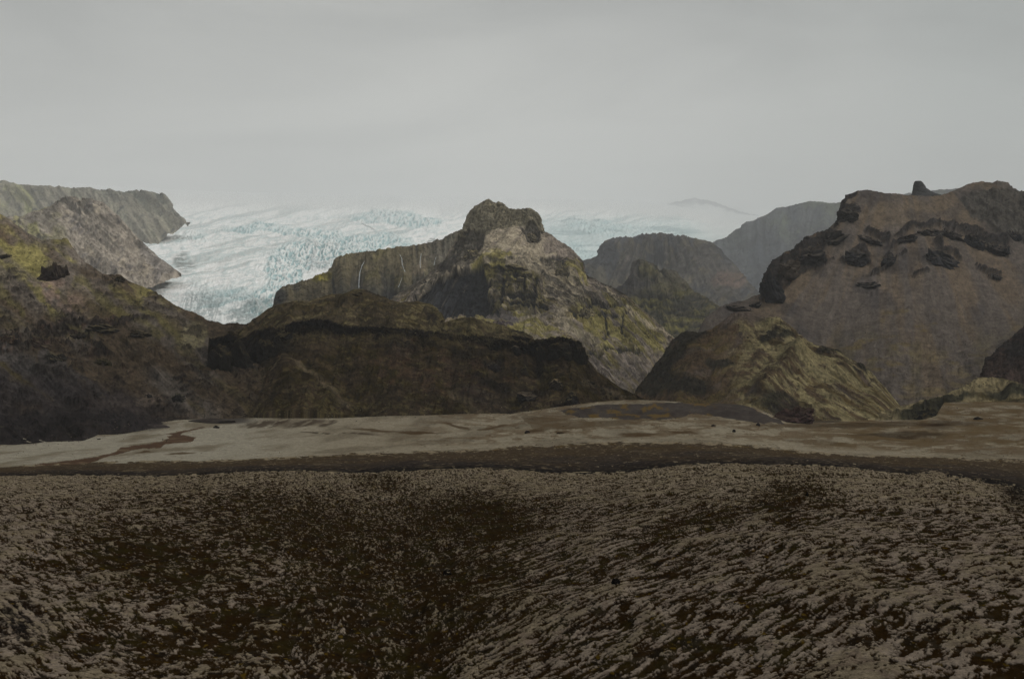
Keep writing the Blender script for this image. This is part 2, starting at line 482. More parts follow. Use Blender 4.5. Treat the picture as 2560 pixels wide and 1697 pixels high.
# =================================================================== PLATEAU AND SPUR BEHIND THE LEFT HILL
def left_plateau():
    crest = [(-500, 420, 15959), (0, 450, 14699), (15, 451, 14699), (40, 460, 14489), (100, 466, 14070), (170, 468, 13860), (180, 472, 13860), (240, 473, 13650), (275, 478, 13440), (330, 477, 13230),
             (350, 482, 13230), (385, 481, 13020), (415, 489, 12810), (424, 500, 12705), (428, 516, 12600), (445, 535, 12390), (462, 552, 12180), (480, 560, 11970), (490, 585, 11970), (520, 640, 11970)]
    cl = [(-500, 460, 14699), (0, 490, 14070), (150, 500, 13440), (300, 510, 13020), (400, 530, 12495), (430, 545, 12285), (460, 558, 12138), (520, 580, 11970)]
    mid = [(-500, 560, 12600), (0, 560, 12600), (200, 580, 12180), (350, 590, 11760), (400, 590, 11655), (440, 572, 11865), (470, 562, 11970), (520, 585, 11760)]
    foot = [(-500, 700, 10500), (0, 700, 10500), (330, 690, 10290), (370, 650, 10500), (388, 620, 10920), (420, 590, 11340), (445, 576, 11760), (475, 564, 11949), (520, 590, 11760)]
    s = Surf([crest, cl, mid, foot], -200, 470, fall=55, seed=5, smooth=3, jag=2.2, jagw=22, foot=0)
    PX, PY = s.PX, s.PY; m = s.m
    X, Y = s.warp(8, 24)
    fine = s.n(9, 12, 2, 4, .6)
    gul = s.n(22, 70, 3, 4, ridged=True, shear=-.3)
    cliff = sstep(40, 15, PY - np.interp(PX, [p[0] for p in crest], [p[1] for p in crest])) * sstep(120, 330, PX)
    s.displace(m * (3.5 * gul * (1 + cliff) + 1.6 * fine * (1 + cliff)), ero=.6, sh=-.4, led=.4)
    c = base(PX.shape, S(116, 112, 98))
    c = mix(c, S(122, 122, 80), .8 * sstep(-.1, .5, s.n(40, 40, 5, 4)) * sstep(220, 60, PX))
    c = mix(c, S(86, 88, 80), .7 * cliff)
    c = mix(c, S(100, 94, 84), sstep(0, .5, gul) * .6)
    c = mix(c, S(74, 74, 72), .7 * sstep(.35, .7, s.n(26, 10, 7, 4, .6)))
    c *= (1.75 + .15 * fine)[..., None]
    s.build('plateau_hill', c, mat_terrain('plateau_rock', 8.0), speck=.6)
    # the nearer grey spur with a flat-topped crag
    crest = [(-500, 560, 7026), (0, 545, 7026), (60, 540, 7026), (110, 520, 6951), (150, 508, 6876), (160, 500, 6876), (178, 494, 6876), (200, 496, 6876), (232, 500, 6802), (262, 508, 6802), (285, 530, 6727),
             (315, 560, 6652), (340, 590, 6577), (370, 618, 6503), (400, 646, 6428), (432, 668, 6353), (455, 684, 6278), (470, 700, 6249), (500, 740, 6204)]
    led = [(-500, 600, 6727), (0, 580, 6727), (150, 536, 6697), (170, 540, 6682), (230, 550, 6652), (285, 570, 6577), (315, 590, 6548), (370, 640, 6428), (432, 676, 6338), (470, 705, 6249), (500, 740, 6204)]
    foot = [(-500, 740, 5681), (0, 740, 5681), (300, 735, 5830), (375, 724, 5905), (410, 708, 6054), (440, 695, 6204), (458, 690, 6264), (470, 708, 6249), (500, 745, 6204)]
    s = Surf([crest, led, foot], -200, 453, fall=40, seed=6, smooth=3, jag=2.5, jagw=12, foot=0, back=350)
    PX, PY = s.PX, s.PY; m = s.m
    X, Y = s.warp(8, 24)
    fine = s.n(8, 10, 2, 4, .6)
    gul = s.n(20, 60, 3, 4, ridged=True, shear=-.7)
    crag = sstep(.3, .8, ell(X, Y, 195, 515, 55, 24, -14)) + .8 * sstep(.3, .8, ell(X, Y, 250, 580, 90, 26, -38))
    s.displace(m * (3.2 * gul + fine * (1.2 + 3 * crag) + 3 * crag * s.n(7, 60, 9, 3, .6, True)), ero=1.0, sh=-.9)
    c = base(PX.shape, S(118, 110, 100))
    c = mix(c, S(128, 124, 84), .8 * sstep(.1, .5, s.n(50, 50, 5, 4) + .25 * sstep(200, 20, PX)) * sstep(200, 90, PX))
    c = mix(c, S(150, 138, 120), .5 * sstep(.3, .8, s.n(18, 30, 6, 4, shear=-.7)))
    c = mix(c, S(82, 78, 76), .75 * sstep(.25, .6, s.n(24, 12, 7, 4, .6, shear=-.4)))
    c = mix(c, S(84, 80, 74), .75 * crag * sstep(-.4, .3, fine))
    c = mix(c, S(104, 98, 92), .9 * sstep(.5, 1, ell(X, Y, 390, 655, 60, 22, -38)))
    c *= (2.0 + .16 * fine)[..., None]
    s.build('grey_spur_hill', c, mat_terrain('spur_rock', 6.0), speck=.7)


# =================================================================== GLACIER AND ICE CAP
def glacier():
    r = [
        [(-900, 462, 105400), (100, 466, 105400), (180, 458, 105400), (300, 468, 105400), (500, 478, 105400), (800, 486, 105400), (1100, 492, 105400), (1500, 500, 105400), (1650, 506, 105400),
         (1900, 536, 105400), (2200, 540, 105400), (3200, 540, 105400)],
        [(-900, 500, 52700), (400, 500, 52700), (640, 508, 52700), (800, 512, 52700), (950, 520, 43400), (1000, 521, 40300), (1100, 533, 46500), (1300, 520, 44000), (1700, 540, 48000), (1800, 550, 68200), (3200, 560, 68200)],
        [(-900, 540, 28000), (400, 540, 28000), (640, 545, 26600), (850, 548, 25200), (1000, 552, 23800), (1180, 560, 25200), (1300, 552, 24000), (1500, 552, 25000), (1700, 560, 28000), (1780, 562, 50000), (1850, 566, 55800), (3200, 580, 55800)],
        [(-900, 560, 21000), (400, 560, 21000), (640, 562, 20300), (700, 575, 18200), (860, 588, 16800), (1000, 590, 16800), (1180, 590, 18200), (1300, 576, 17500), (1500, 572, 18500), (1700, 582, 21000), (1780, 586, 45000), (1850, 588, 49600), (3200, 600, 49600)],
        [(-900, 600, 11760), (400, 600, 11760), (640, 612, 10800), (760, 600, 11400), (860, 612, 9840), (1000, 606, 10800), (1180, 600, 12600), (1300, 604, 13800), (1450, 618, 14500), (1500, 620, 14800), (1700, 618, 17000), (1780, 614, 42000), (1850, 612, 44950), (3200, 620, 44950)],
        [(-900, 640, 9120), (400, 640, 9120), (620, 655, 8400), (760, 668, 7800), (830, 655, 7440), (900, 640, 7680), (1100, 630, 9600), (1300, 640, 12300), (1450, 650, 13000), (1700, 650, 14500), (1780, 645, 41000), (1850, 640, 43400), (3200, 640, 43400)],
        [(-900, 690, 7200), (380, 690, 7200), (500, 690, 6960), (640, 690, 6780), (760, 690, 6720), (830, 690, 6720), (1100, 700, 8400), (1300, 700, 11600), (1450, 700, 12500), (1700, 700, 13500), (1800, 700, 38000), (3200, 700, 40300)],
        [(-900, 745, 6094), (380, 722, 6152), (500, 735, 5922), (640, 735, 5750), (800, 735, 5979), (1100, 760, 7800), (1450, 760, 12200), (1700, 760, 13200), (1800, 760, 30000), (3200, 760, 33600)],
        [(-900, 850, 5175), (380, 830, 5405), (500, 830, 5232), (800, 830, 5290), (1100, 850, 7200), (1450, 850, 12000), (1700, 850, 13000), (1800, 850, 28000), (3200, 850, 30799)],
    ]
    s = Surf(r, -700, 2900, du=1.7, dv=1.3, seed=8, smooth=3, foot=100, back=3000, backdrop=.1)
    PX, PY, D = s.PX, s.PY, s.D
    X, Y = s.warp(22, 60)
    # noise laid out on the ice in metres, seracs standing on it
    U = s.P[..., 0]; W = s.P[..., 1]
    mm = (D / F)
    x1 = U / 60; y1 = W / 140
    ice_fine = fbm(x1 * 1.4, y1 * 1.6, 11, 4, .6)
    ice_r = fbm(x1, y1 * 1.3, 13, 5, .62, True)
    flow = fbm(U / 260 + .5 * fbm(U / 600, W / 900, 3, 3), W / 900, 15, 4)
    # icefalls: rough cyan zones; between them the ice runs smooth and white
    fall = np.clip(.32 * ell(X, Y, 590, 760, 130, 44, -10) + .9 * ell(X, Y, 690, 740, 70, 50, 30) + 1.0 * ell(X, Y, 740, 655, 90, 40, 14) + .8 * ell(X, Y, 880, 618, 150, 24, 4) + .7 * ell(X, Y, 700, 578, 130, 14, -3)
                   + .75 * ell(X, Y, 1000, 548, 110, 22, -4) + .5 * ell(X, Y, 1540, 575, 130, 20, -6) + .4 * ell(X, Y, 480, 600, 60, 16) + .5 * ell(X, Y, 1420, 640, 60, 30) + .45 * ell(X, Y, 800, 590, 60, 14), 0, 1)
    rough = np.clip(fall + .12, 0, 1)
    # crevasses: long bands across the flow, broken into seracs where the ice steepens
    wob = 7 * fbm(PX / 80, PY / 26, 33, 3)
    xs_ = PX + .35 * (PY - 620)
    crev = fbm(xs_ / 26, (PY + .16 * (PX - 600) + wob) / 5.0, 31, 4, .6, True)
    serac = fbm((PX + .25 * PY) / 7 + .5 * fbm(PX / 20, PY / 12, 34, 2), (PY + wob) / 6.0, 37, 4, .62, True)
    smooth_l = fbm(xs_ / 120, (PY + .22 * (PX - 600) + wob) / 9.0, 39, 4, .5)
    s.push(dz=mm * (4.0 * rough * serac + 4.5 * rough * crev + 1.5 * flow + .5 * crev))
    white = S(246, 246, 243); cy = S(158, 190, 192); grey = S(192, 197, 194); deep = S(92, 124, 132)
    c = base(PX.shape, white)
    c = mix(c, grey, .75 * sstep(.0, .5, smooth_l) * (1 - .6 * fall))
    c = mix(c, S(180, 200, 200), .5 * sstep(.25, .75, crev) * (1 - fall) * sstep(500, 560, PY))
    c = mix(c, cy, .9 * sstep(.15, .7, fall + .35 * smooth_l))
    c = mix(c, deep, .5 * fall * sstep(-.15, -.75, serac) + .4 * fall * sstep(-.1, -.6, crev))
    c = mix(c, white, .85 * fall * sstep(.25, .7, serac + .3 * crev))
    steepz = ell(X, Y, 500, 775, 60, 44, 0)
    c = mix(c, S(140, 152, 152), .6 * steepz * sstep(.1, .6, fbm((PX + .3 * PY) / 6, PY / 22, 41, 3, .6, True)))
    c = mix(c, S(200, 216, 216), .7 * sstep(1270, 1320, PX) * sstep(520, 575, PY))
    c = mix(c, S(148, 170, 172), .6 * sstep(1270, 1320, PX) * sstep(515, 560, PY) * sstep(.05, .5, fbm(PX / 90, (PY + wob) / 7, 52, 4, .6)))
    # dirt streaks and moraine lines
    c = mix(c, S(110, 116, 112), .75 * ell(X, Y, 452, 662, 34, 16, -30) * sstep(-.2, .4, ice_fine + .2))
    c = mix(c, S(116, 132, 132), .6 * ell(X, Y, 640, 775, 80, 24, 24) * sstep(-.3, .4, crev))
    for L in ([(1075, 597), (1090, 600), (1068, 605)], [(905, 560), (935, 574)]):
        d, t = seg_dist(PX, PY, L)
        c = mix(c, S(110, 112, 110), .6 * sstep(2.2, .8, d))
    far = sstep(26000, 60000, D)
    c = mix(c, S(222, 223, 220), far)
    o = s.build('glacier', c, mat_terrain('glacier_ice', 18.0, bump=.5, rough=.9, var=.08, spec=.05), speck=.12)
    # dark nunatak showing through the cloud
    crest = [(1600, 530, 90440), (1680, 507, 90440), (1700, 503, 90440), (1725, 497, 90440), (1738, 493, 90440), (1752, 499, 90440), (1772, 499, 90440), (1800, 510, 90440), (1850, 528, 90440), (1900, 540, 90440), (1960, 560, 90440)]
    foot = [(1600, 552, 84000), (1700, 548, 84000), (1740, 548, 84000), (1772, 549, 84000), (1850, 560, 84000), (1900, 562, 84000), (1960, 575, 84000)]
    q = Surf([crest, foot], 1610, 1950, seed=9, jag=1.6, jagw=9, back=1500, foot=0)
    q.displace(q.m * 1.0 * q.n(10, 14, 1, 4, .6), ero=.3)
    cc = base(q.PX.shape, S(70, 72, 76))
    below = q.PY - np.interp(q.PX, [p[0] for p in crest], [p[1] for p in crest])
    cc = mix(cc, S(222, 223, 220), sstep(2, 20, below + 10 * q.n(40, 9, 3, 4)) * sstep(1590, 1680, q.PX) + sstep(1690, 1640, q.PX))
    q.build('distant_mountain', cc, mat_terrain('far_rock', 60.0), speck=.2)


# =================================================================== CLIFF WITH THE WATERFALLS
def waterfall_cliff():
    crest = [(680, 800, 4692), (688, 748, 4669), (693, 730, 4657), (706, 719, 4657), (750, 706, 4657), (795, 688, 4657), (822, 678, 4657), (828, 668, 4669), (834, 650, 4680), (846, 641, 4715), (880, 634, 4772), (950, 625, 4887), (1000, 618, 4945),
             (1060, 610, 5002), (1110, 596, 5037), (1150, 576, 5060), (1200, 560, 5060), (1300, 560, 5060)]
    rim = [(680, 800, 4680), (688, 752, 4657), (706, 726, 4646), (750, 716, 4623), (795, 704, 4588), (822, 694, 4588), (834, 676, 4623), (860, 662, 4646), (920, 652, 4692), (1000, 650, 4749), (1060, 650, 4784), (1150, 640, 4830), (1300, 640, 4830)]
    mid = [(680, 800, 4669), (706, 750, 4577), (795, 745, 4542), (815, 742, 4519), (838, 745, 4519), (900, 748, 4519), (1000, 742, 4554), (1060, 730, 4600), (1150, 720, 4657), (1300, 720, 4657)]
    foot = [(680, 860, 4600), (800, 850, 4312), (1000, 840, 4312), (1300, 840, 4312)]
    s = Surf([crest, rim, mid, foot], 680, 1300, du=1.4, dv=1.4, seed=12, smooth=3, jag=2, jagw=12, back=500, foot=60)
    PX, PY = s.PX, s.PY; m = s.m
    fine = s.n(8, 10, 2, 4, .6)
    # buttresses between the falls
    but = np.cos((PX + 8 * s.n(60, 60, 4, 3) - 862) / 36 * math.pi) * sstep(830, 850, PX) * sstep(650, 690, PY)
    gul = s.n(13, 90, 3, 4, .55, ridged=True)
    step_ = 26 * sstep(828, 836, PX) * sstep(690, 680, PY) * 0
    s.displace(m * (7 * but * sstep(1080, 980, PX) + 3.2 * gul + 1.6 * fine + step_), ero=.4, led=.6)
    n = normals(s.P)
    c = base(PX.shape, S(100, 92, 72))
    c = mix(c, S(112, 104, 70), .7 * sstep(-.1, .5, s.n(30, 30, 5, 4)))
    c = mix(c, S(96, 92, 84), .8 * sstep(1000, 1110, PX + 20 * fine))
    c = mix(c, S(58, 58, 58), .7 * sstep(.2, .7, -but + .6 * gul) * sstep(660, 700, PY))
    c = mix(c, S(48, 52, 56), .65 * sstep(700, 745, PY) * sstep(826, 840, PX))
    c = mix(c, S(128, 118, 52), .9 * ell(PX, PY, 805, 695, 26, 12, 8))
    c = mix(c, S(110, 100, 78), .8 * sstep(830, 815, PX) * sstep(.9, .2, ell(PX, PY, 805, 695, 26, 12, 8)))
    c = mix(c, S(60, 60, 60), .8 * ell(PX, PY, 700, 742, 20, 18) + .5 * ell(PX, PY, 740, 722, 8, 12) + .9 * sstep(5, 1, np.abs(PX - 832 - .1 * (PY - 700))) * sstep(680, 700, PY))
    c = mix(c, S(130, 116, 96), .5 * sstep(.3, .8, s.n(20, 40, 8, 3, shear=.8)) * sstep(980, 1060, PX))
    c *= (1.02 + .2 * fine)[..., None]
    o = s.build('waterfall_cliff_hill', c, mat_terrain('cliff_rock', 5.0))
    return s


# =================================================================== CENTRE MOUNTAIN
def centre_mountain():
    crest = [(900, 860, 3334), (950, 775, 3622), (1000, 735, 3737), (1070, 690, 3909), (1110, 650, 4024), (1130, 615, 4082), (1146, 592, 4140), (1150, 578, 4140), (1158, 574, 4140), (1160, 560, 4140), (1166, 545, 4140), (1170, 536, 4140), (1180, 522, 4140), (1187, 514, 4140),
             (1200, 509, 4140), (1213, 502, 4140), (1222, 498, 4140), (1230, 502, 4140), (1238, 506, 4140), (1247, 504, 4140), (1258, 510, 4140), (1272, 520, 4140), (1288, 523, 4140), (1305, 522, 4140),
             (1327, 520, 4128), (1337, 528, 4117), (1346, 534, 4105), (1352, 544, 4093), (1354, 557, 4082), (1360, 560, 4082), (1362, 577, 4070), (1380, 588, 4059), (1395, 600, 4047), (1425, 618, 4024), (1442, 636, 4001),
             (1456, 650, 3978), (1459, 668, 3955), (1460, 686, 3944), (1500, 706, 3852), (1540, 724, 3771), (1560, 735, 3737), (1600, 768, 3622), (1650, 812, 3449), (1680, 845, 3392), (1720, 880, 3334), (1800, 960, 3219)]
    # foot of the summit block
    b = [(900, 870, 3311), (950, 790, 3564), (1000, 750, 3679), (1110, 680, 3932), (1150, 630, 4001), (1190, 598, 4024), (1230, 588, 4036), (1280, 578, 4047), (1310, 574, 4047), (1340, 580, 4036), (1365, 600, 4013),
         (1440, 660, 3944), (1462, 700, 3909), (1560, 745, 3702), (1650, 822, 3426), (1720, 885, 3323), (1800, 965, 3208)]
    # top of the cliff terrace
    c1 = [(900, 900, 3277), (960, 800, 3507), (1040, 745, 3656), (1100, 690, 3771), (1140, 678, 3794), (1220, 672, 3783), (1300, 676, 3771), (1380, 690, 3748), (1450, 720, 3714), (1560, 780, 3564), (1650, 840, 3369), (1800, 970, 3196)]
    c2 = [(900, 920, 3254), (960, 850, 3392), (1040, 800, 3553), (1100, 800, 3633), (1200, 796, 3645), (1240, 790, 3656), (1330, 790, 3622), (1380, 780, 3587), (1450, 790, 3541), (1560, 840, 3403), (1650, 870, 3311), (1800, 975, 3185)]
    c3 = [(900, 940, 3242), (1040, 850, 3392), (1200, 850, 3426), (1330, 870, 3334), (1450, 890, 3277), (1560, 900, 3219), (1620, 910, 3185), (1800, 985, 3150)]
    foot = [(900, 1040, 2989), (1200, 1000, 3047), (1500, 980, 3047), (1570, 1000, 2989), (1650, 1000, 2989), (1800, 1010, 2989)]
    s = Surf([crest, b, c1, c2, c3, foot], 905, 1790, du=1.3, dv=1.3, fan='arc', seed=21, smooth=3, jag=1.6, jagw=7, back=500, foot=60)
    PX, PY = s.PX, s.PY; m = s.m
    X, Y = s.warp(7, 22)
    fine = s.n(6, 8, 2, 5, .62)
    f2 = s.n(16, 16, 3, 4, .6, True)
    fan = s.n(12, 120, 4, 4, .5, shear=.35)
    strata = s.n(90, 9, 5, 3, .55, True)
    summit = sstep(6, -8, Y - np.interp(X, [1100, 1150, 1190, 1215, 1240, 1300, 1340, 1362, 1400], [640, 640, 606, 606, 590, 572, 576, 586, 560])) * sstep(1120, 1150, X) * sstep(1400, 1370, X)
    sh = sstep(.3, .8, ell(X, Y, 1175, 610, 40, 34, 20) + ell(X, Y, 1330, 585, 26, 24, -40) + .8 * ell(X, Y, 1120, 660, 36, 22, 40))
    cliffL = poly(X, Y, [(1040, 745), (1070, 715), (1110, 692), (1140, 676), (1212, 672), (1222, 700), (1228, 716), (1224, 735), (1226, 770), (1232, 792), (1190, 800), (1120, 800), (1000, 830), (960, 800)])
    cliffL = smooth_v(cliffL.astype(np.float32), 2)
    cliffR = np.zeros_like(PX)
    for L, w in (([(1260, 705), (1255, 760), (1244, 795)], 6), ([(1345, 705), (1338, 750), (1342, 782)], 5), ([(1262, 745), (1320, 748), (1342, 752)], 6), ([(1280, 762), (1335, 770), (1370, 775)], 7),
                 ([(1268, 695), (1330, 690)], 4), ([(1400, 642), (1406, 690)], 7), ([(1425, 780), (1450, 795), (1480, 765), (1520, 775), (1560, 770)], 7), ([(1440, 800), (1440, 790)], 8), ([(1475, 790), (1540, 800)], 6),
                 ([(1575, 780), (1555, 800), (1554, 840), (1570, 860)], 3.5), ([(1516, 790), (1514, 860)], 3), ([(1300, 690), (1250, 680)], 4), ([(1350, 650), (1400, 645)], 5), ([(1230, 745), (1228, 790)], 6), ([(1520, 880), (1600, 890)], 6), ([(1310, 700), (1305, 745)], 3), ([(1375, 860), (1440, 880), (1500, 900)], 6)):
        d, t = seg_dist(X, Y, L)
        cliffR = np.maximum(cliffR, sstep(w + 2, w * .35, d + 3 * fine))
    terr = (1 - cliffL) * sstep(685, 700, Y) * sstep(800, 785, Y) * sstep(1380, 1350, X) * sstep(1215, 1235, X)
    rocky = np.clip(.45 * summit + sh + cliffL + cliffR + .5 * terr, 0, 1)
    # relief: the left cliff stands back in a dark recess, the terrace juts out
    A = 1.8 * fan * (1 - rocky) + rocky * (4.4 * s.blocks(15, 20, 40) + 1.5 * f2 + 2.2 * fine) + .9 * fine
    A += summit * (1.5 * s.n(13, 70, 8, 4, .55, True) + 1.8 * s.blocks(9, 22, 41)) - 8 * cliffR * (1 - summit) - 9 * sh
    A += terr * 6 * (s.n(16, 120, 9, 3, .5, True)) + 4 * sstep(.3, .8, strata) * sstep(640, 660, Y) * (1 - cliffL)
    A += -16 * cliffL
    d, t = seg_dist(X, Y, [(1262, 585), (1262, 640), (1230, 700)])
    A += 12 * sstep(90, 0, d) * (1 - summit) * sstep(720, 660, Y)
    s.displace(m * A, ero=.9 * (1 - .6 * cliffL), sh=.25, led=.8)
    tanS = S(148, 137, 118); grey = S(122, 112, 102); moss = S(130, 121, 74); mossd = S(110, 98, 60); rock = S(70, 66, 60); blk = S(42, 44, 48)
    c = base(PX.shape, grey)
    c = mix(c, tanS, .9 * sstep(-.3, .5, fan + .5 - sstep(20, 130, np.abs(X - 1290))))
    c = mix(c, moss, .95 * sstep(-.15, .35, s.n(34, 26, 11, 4) + 1.2 * ell(X, Y, 1225, 665, 44, 26, 20) + .9 * ell(X, Y, 1270, 700, 90, 20) + 1.2 * ell(X, Y, 1290, 815, 120, 24, -14)
                              + .8 * ell(X, Y, 1540, 830, 130, 70, -20) + .6 * ell(X, Y, 1420, 690, 50, 40) - .55) * sstep(630, 650, Y))
    c = mix(c, moss * .85, .8 * terr * sstep(-.5, .3, s.n(8, 40, 13, 3)))
    c = mix(c, mossd, .75 * sstep(0, .5, s.n(22, 18, 14, 4, .6)) * sstep(700, 760, Y) * (1 - cliffL))
    # scree chutes running down
    for L, w in (([(1240, 600), (1300, 640), (1370, 700), (1400, 740), (1412, 780), (1395, 800), (1420, 825), (1460, 850), (1490, 866)], 13),
                 ([(1330, 640), (1400, 700), (1440, 740)], 26), ([(1510, 735), (1560, 770), (1640, 830), (1690, 850)], 5), ([(1215, 620), (1130, 680)], 14), ([(1230, 610), (1060, 725)], 16)):
        d, t = seg_dist(X, Y, L)
        c = mix(c, tanS * (1.5 if w < 6 else .95), .85 * sstep(w * 1.4, w * .5, d + w * .4 * s.n(10, 30, 16, 3)))
    c = mix(c, S(106, 96, 92), .7 * sstep(0, .5, s.n(20, 12, 17, 4)) * sstep(890, 930, Y))
    c = mix(c, S(88, 82, 88), .8 * sstep(.0, .5, ell(X, Y, 1255, 800, 40, 13, -10) * (1 + fine)))
    c = mix(c, S(112, 106, 88), .85 * summit)
    c = mix(c, rock, .8 * sstep(.2, .7, sh) + .75 * rocky * sstep(.1, .5, fine) * (1 - summit))
    c = mix(c, rock * .8, .5 * summit * sstep(.3, .75, -f2 + .3 * fine))
    c = mix(c, rock * .8, .85 * sstep(.28, .62, strata + .25 * fine) * sstep(-.25, .15, s.n(40, 30, 18, 3)) * sstep(640, 655, Y) * sstep(800, 760, Y))
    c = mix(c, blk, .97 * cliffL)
    c = mix(c, S(120, 106, 88), .5 * cliffL * sstep(.75, 1, s.n(26, 7, 19, 3) + .2) * sstep(1200, 1150, X))
    c = mix(c, blk, .85 * cliffR)
    c *= (1.28 + .2 * fine + .22 * rocky * s.blocks(9, 12, 42))[..., None]
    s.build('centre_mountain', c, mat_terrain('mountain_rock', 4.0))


# =================================================================== HILLS OF THE VALLEY BEHIND
def back_hills():
    # hazy blue mountain
    crest = [(1600, 780, 19186), (1740, 640, 19186), (1790, 603, 19387), (1812, 597, 19387), (1838, 575, 19589), (1858, 566, 19589), (1866, 554, 19589), (1885, 551, 19589), (1920, 534, 19791), (1940, 520, 19993), (1960, 516, 20196), (2000, 509, 20196),
             (2025, 504, 20196), (2055, 507, 20196), (2110, 508, 20196), (2300, 480, 20196), (2600, 460, 20196)]
    mid = [(1600, 790, 18176), (1740, 690, 17771), (1850, 660, 17771), (1960, 600, 18176), (2100, 590, 18176), (2600, 560, 18176)]
    foot = [(1600, 900, 15147), (1800, 860, 15147), (2100, 860, 15147), (2600, 860, 15147)]
    s = Surf([crest, mid, foot], 1600, 2500, du=2, dv=2, seed=31, smooth=8, jag=1.5, jagw=16, back=2500, foot=100)
    fine = s.n(9, 12, 2, 4, .6)
    s.displace(s.m * (4 * s.n(40, 90, 3, 4, .5, True) + 1.5 * fine))
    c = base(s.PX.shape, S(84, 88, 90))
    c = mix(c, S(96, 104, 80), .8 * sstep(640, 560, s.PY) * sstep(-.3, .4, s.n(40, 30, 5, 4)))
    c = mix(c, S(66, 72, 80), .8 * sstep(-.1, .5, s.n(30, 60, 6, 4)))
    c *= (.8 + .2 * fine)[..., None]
    s.build('hazy_mountain', c, mat_terrain('hazy_rock', 16.0))
    # broad dark hill with a cliff edge on its left
    crest = [(1400, 690, 11440), (1458, 656, 11440), (1480, 646, 11264), (1498, 634, 11088), (1500, 612, 11088), (1512, 603, 11088), (1530, 597, 11088), (1560, 592, 11088), (1585, 595, 11088), (1605, 586, 11088), (1640, 583, 11088), (1665, 585, 11088),
             (1700, 588, 11088), (1740, 599, 11088), (1775, 605, 11264), (1800, 622, 11440), (1850, 680, 11440), (1900, 740, 11264)]
    cl = [(1400, 700, 11264), (1470, 665, 11000), (1500, 648, 10824), (1560, 630, 10736), (1700, 630, 10648), (1800, 665, 10912), (1900, 760, 10912)]
    foot = [(1400, 860, 8448), (1500, 800, 8624), (1700, 800, 8624), (1900, 840, 8624)]
    s = Surf([crest, cl, foot], 1400, 1900, du=1.7, dv=1.7, fan=(1650, 460), seed=33, smooth=4, jag=1.6, jagw=10, back=900, foot=100)
    fine = s.n(8, 11, 2, 4, .6)
    X, Y = s.warp(8, 26)
    gul = s.n(26, 70, 3, 4, .55, True)
    s.displace(s.m * (4 * gul + 1.6 * fine), ero=1.1, sh=.3)
    c = base(s.PX.shape, S(88, 84, 78))
    c = mix(c, S(72, 74, 78), .8 * sstep(-.1, .4, s.n(36, 50, 6, 4)))
    c = mix(c, S(104, 96, 74), .6 * sstep(.1, .5, s.n(40, 20, 7, 4)))
    c = mix(c, S(116, 96, 84), .7 * ell(X, Y, 1820, 705, 40, 20))
    c = mix(c, S(56, 58, 62), .8 * sstep(.3, .8, ell(X, Y, 1520, 640, 30, 36, -15) + ell(X, Y, 1640, 650, 30, 14)))
    d, t = seg_dist(X, Y, [(1575, 650), (1540, 700)])
    c = mix(c, S(120, 108, 100), .6 * sstep(5, 1, d))
    c *= (.8 + .22 * fine)[..., None]
    s.build('valley_hill', c, mat_terrain('valley_rock', 8.0))
    # nearer mossy knoll with layered ledges
    crest = [(1400, 800, 5912), (1500, 745, 5912), (1540, 722, 5912), (1570, 700, 5980), (1582, 680, 5980), (1584, 654, 5980), (1592, 648, 5980), (1605, 650, 5980), (1640, 664, 5980), (1655, 672, 5980), (1690, 678, 5912), (1705, 700, 5912), (1735, 728, 5843),
             (1770, 745, 5775), (1790, 760, 5705), (1840, 800, 5637), (1900, 850, 5500)]
    t1 = [(1400, 810, 5775), (1540, 745, 5705), (1600, 712, 5705), (1650, 706, 5705), (1720, 735, 5637), (1790, 775, 5568), (1900, 860, 5362)]
    t2 = [(1400, 820, 5500), (1580, 760, 5430), (1640, 730, 5430), (1700, 735, 5430), (1780, 785, 5362), (1900, 870, 5293)]
    t3 = [(1400, 850, 5225), (1580, 800, 5225), (1700, 790, 5225), (1800, 820, 5197), (1900, 880, 5155)]
    foot = [(1400, 930, 4537), (1700, 930, 4537), (1900, 940, 4537)]
    s = Surf([crest, t1, t2, t3, foot], 1400, 1890, du=1.4, dv=1.4, fan=(1600, 560), seed=35, smooth=3, jag=1.6, jagw=10, back=400, foot=60)
    PX, PY = s.PX, s.PY
    X, Y = s.warp(8, 22)
    fine = s.n(7, 9, 2, 4, .6)
    strata = s.n(60, 8, 4, 4, .6, True)
    led = sstep(.15, .6, strata + .3 * fine) * sstep(725, 745, Y)
    for L, w in (([(1610, 748), (1655, 750)], 7), ([(1655, 777), (1720, 776)], 4), ([(1590, 655), (1600, 690), (1635, 700)], 6), ([(1640, 672), (1660, 690)], 7), ([(1770, 750), (1790, 780)], 5), ([(1690, 760), (1750, 765)], 4)):
        d, t = seg_dist(X, Y, L)
        led = np.maximum(led, sstep(w + 2, w * .4, d))
    s.displace(s.m * (3 * s.n(26, 60, 3, 4, .5, True) + 1.6 * fine - 5 * led), ero=.8, led=.8)
    c = base(PX.shape, S(100, 94, 66))
    c = mix(c, S(84, 80, 78), .9 * sstep(770, 700, PY + 30 * fine) * sstep(1606, 1586, PX + .1 * (PY - 650)) + .5 * sstep(0, .5, s.n(30, 24, 6, 4)))
    c = mix(c, S(86, 82, 78), .6 * sstep(760, 690, PY))
    c = mix(c, S(112, 106, 72), .7 * ell(X, Y, 1622, 682, 26, 20, -20))
    c = mix(c, S(122, 116, 66), .7 * sstep(.1, .5, s.n(50, 12, 7, 4)) * sstep(720, 740, Y))
    c = mix(c, S(70, 68, 70), .75 * ell(X, Y, 1560, 730, 70, 20, 14))
    c = mix(c, S(52, 52, 50), .85 * led)
    c *= (.76 + .2 * fine)[..., None]
    s.build('mossy_knoll_hill', c, mat_terrain('knoll_rock', 5.0))


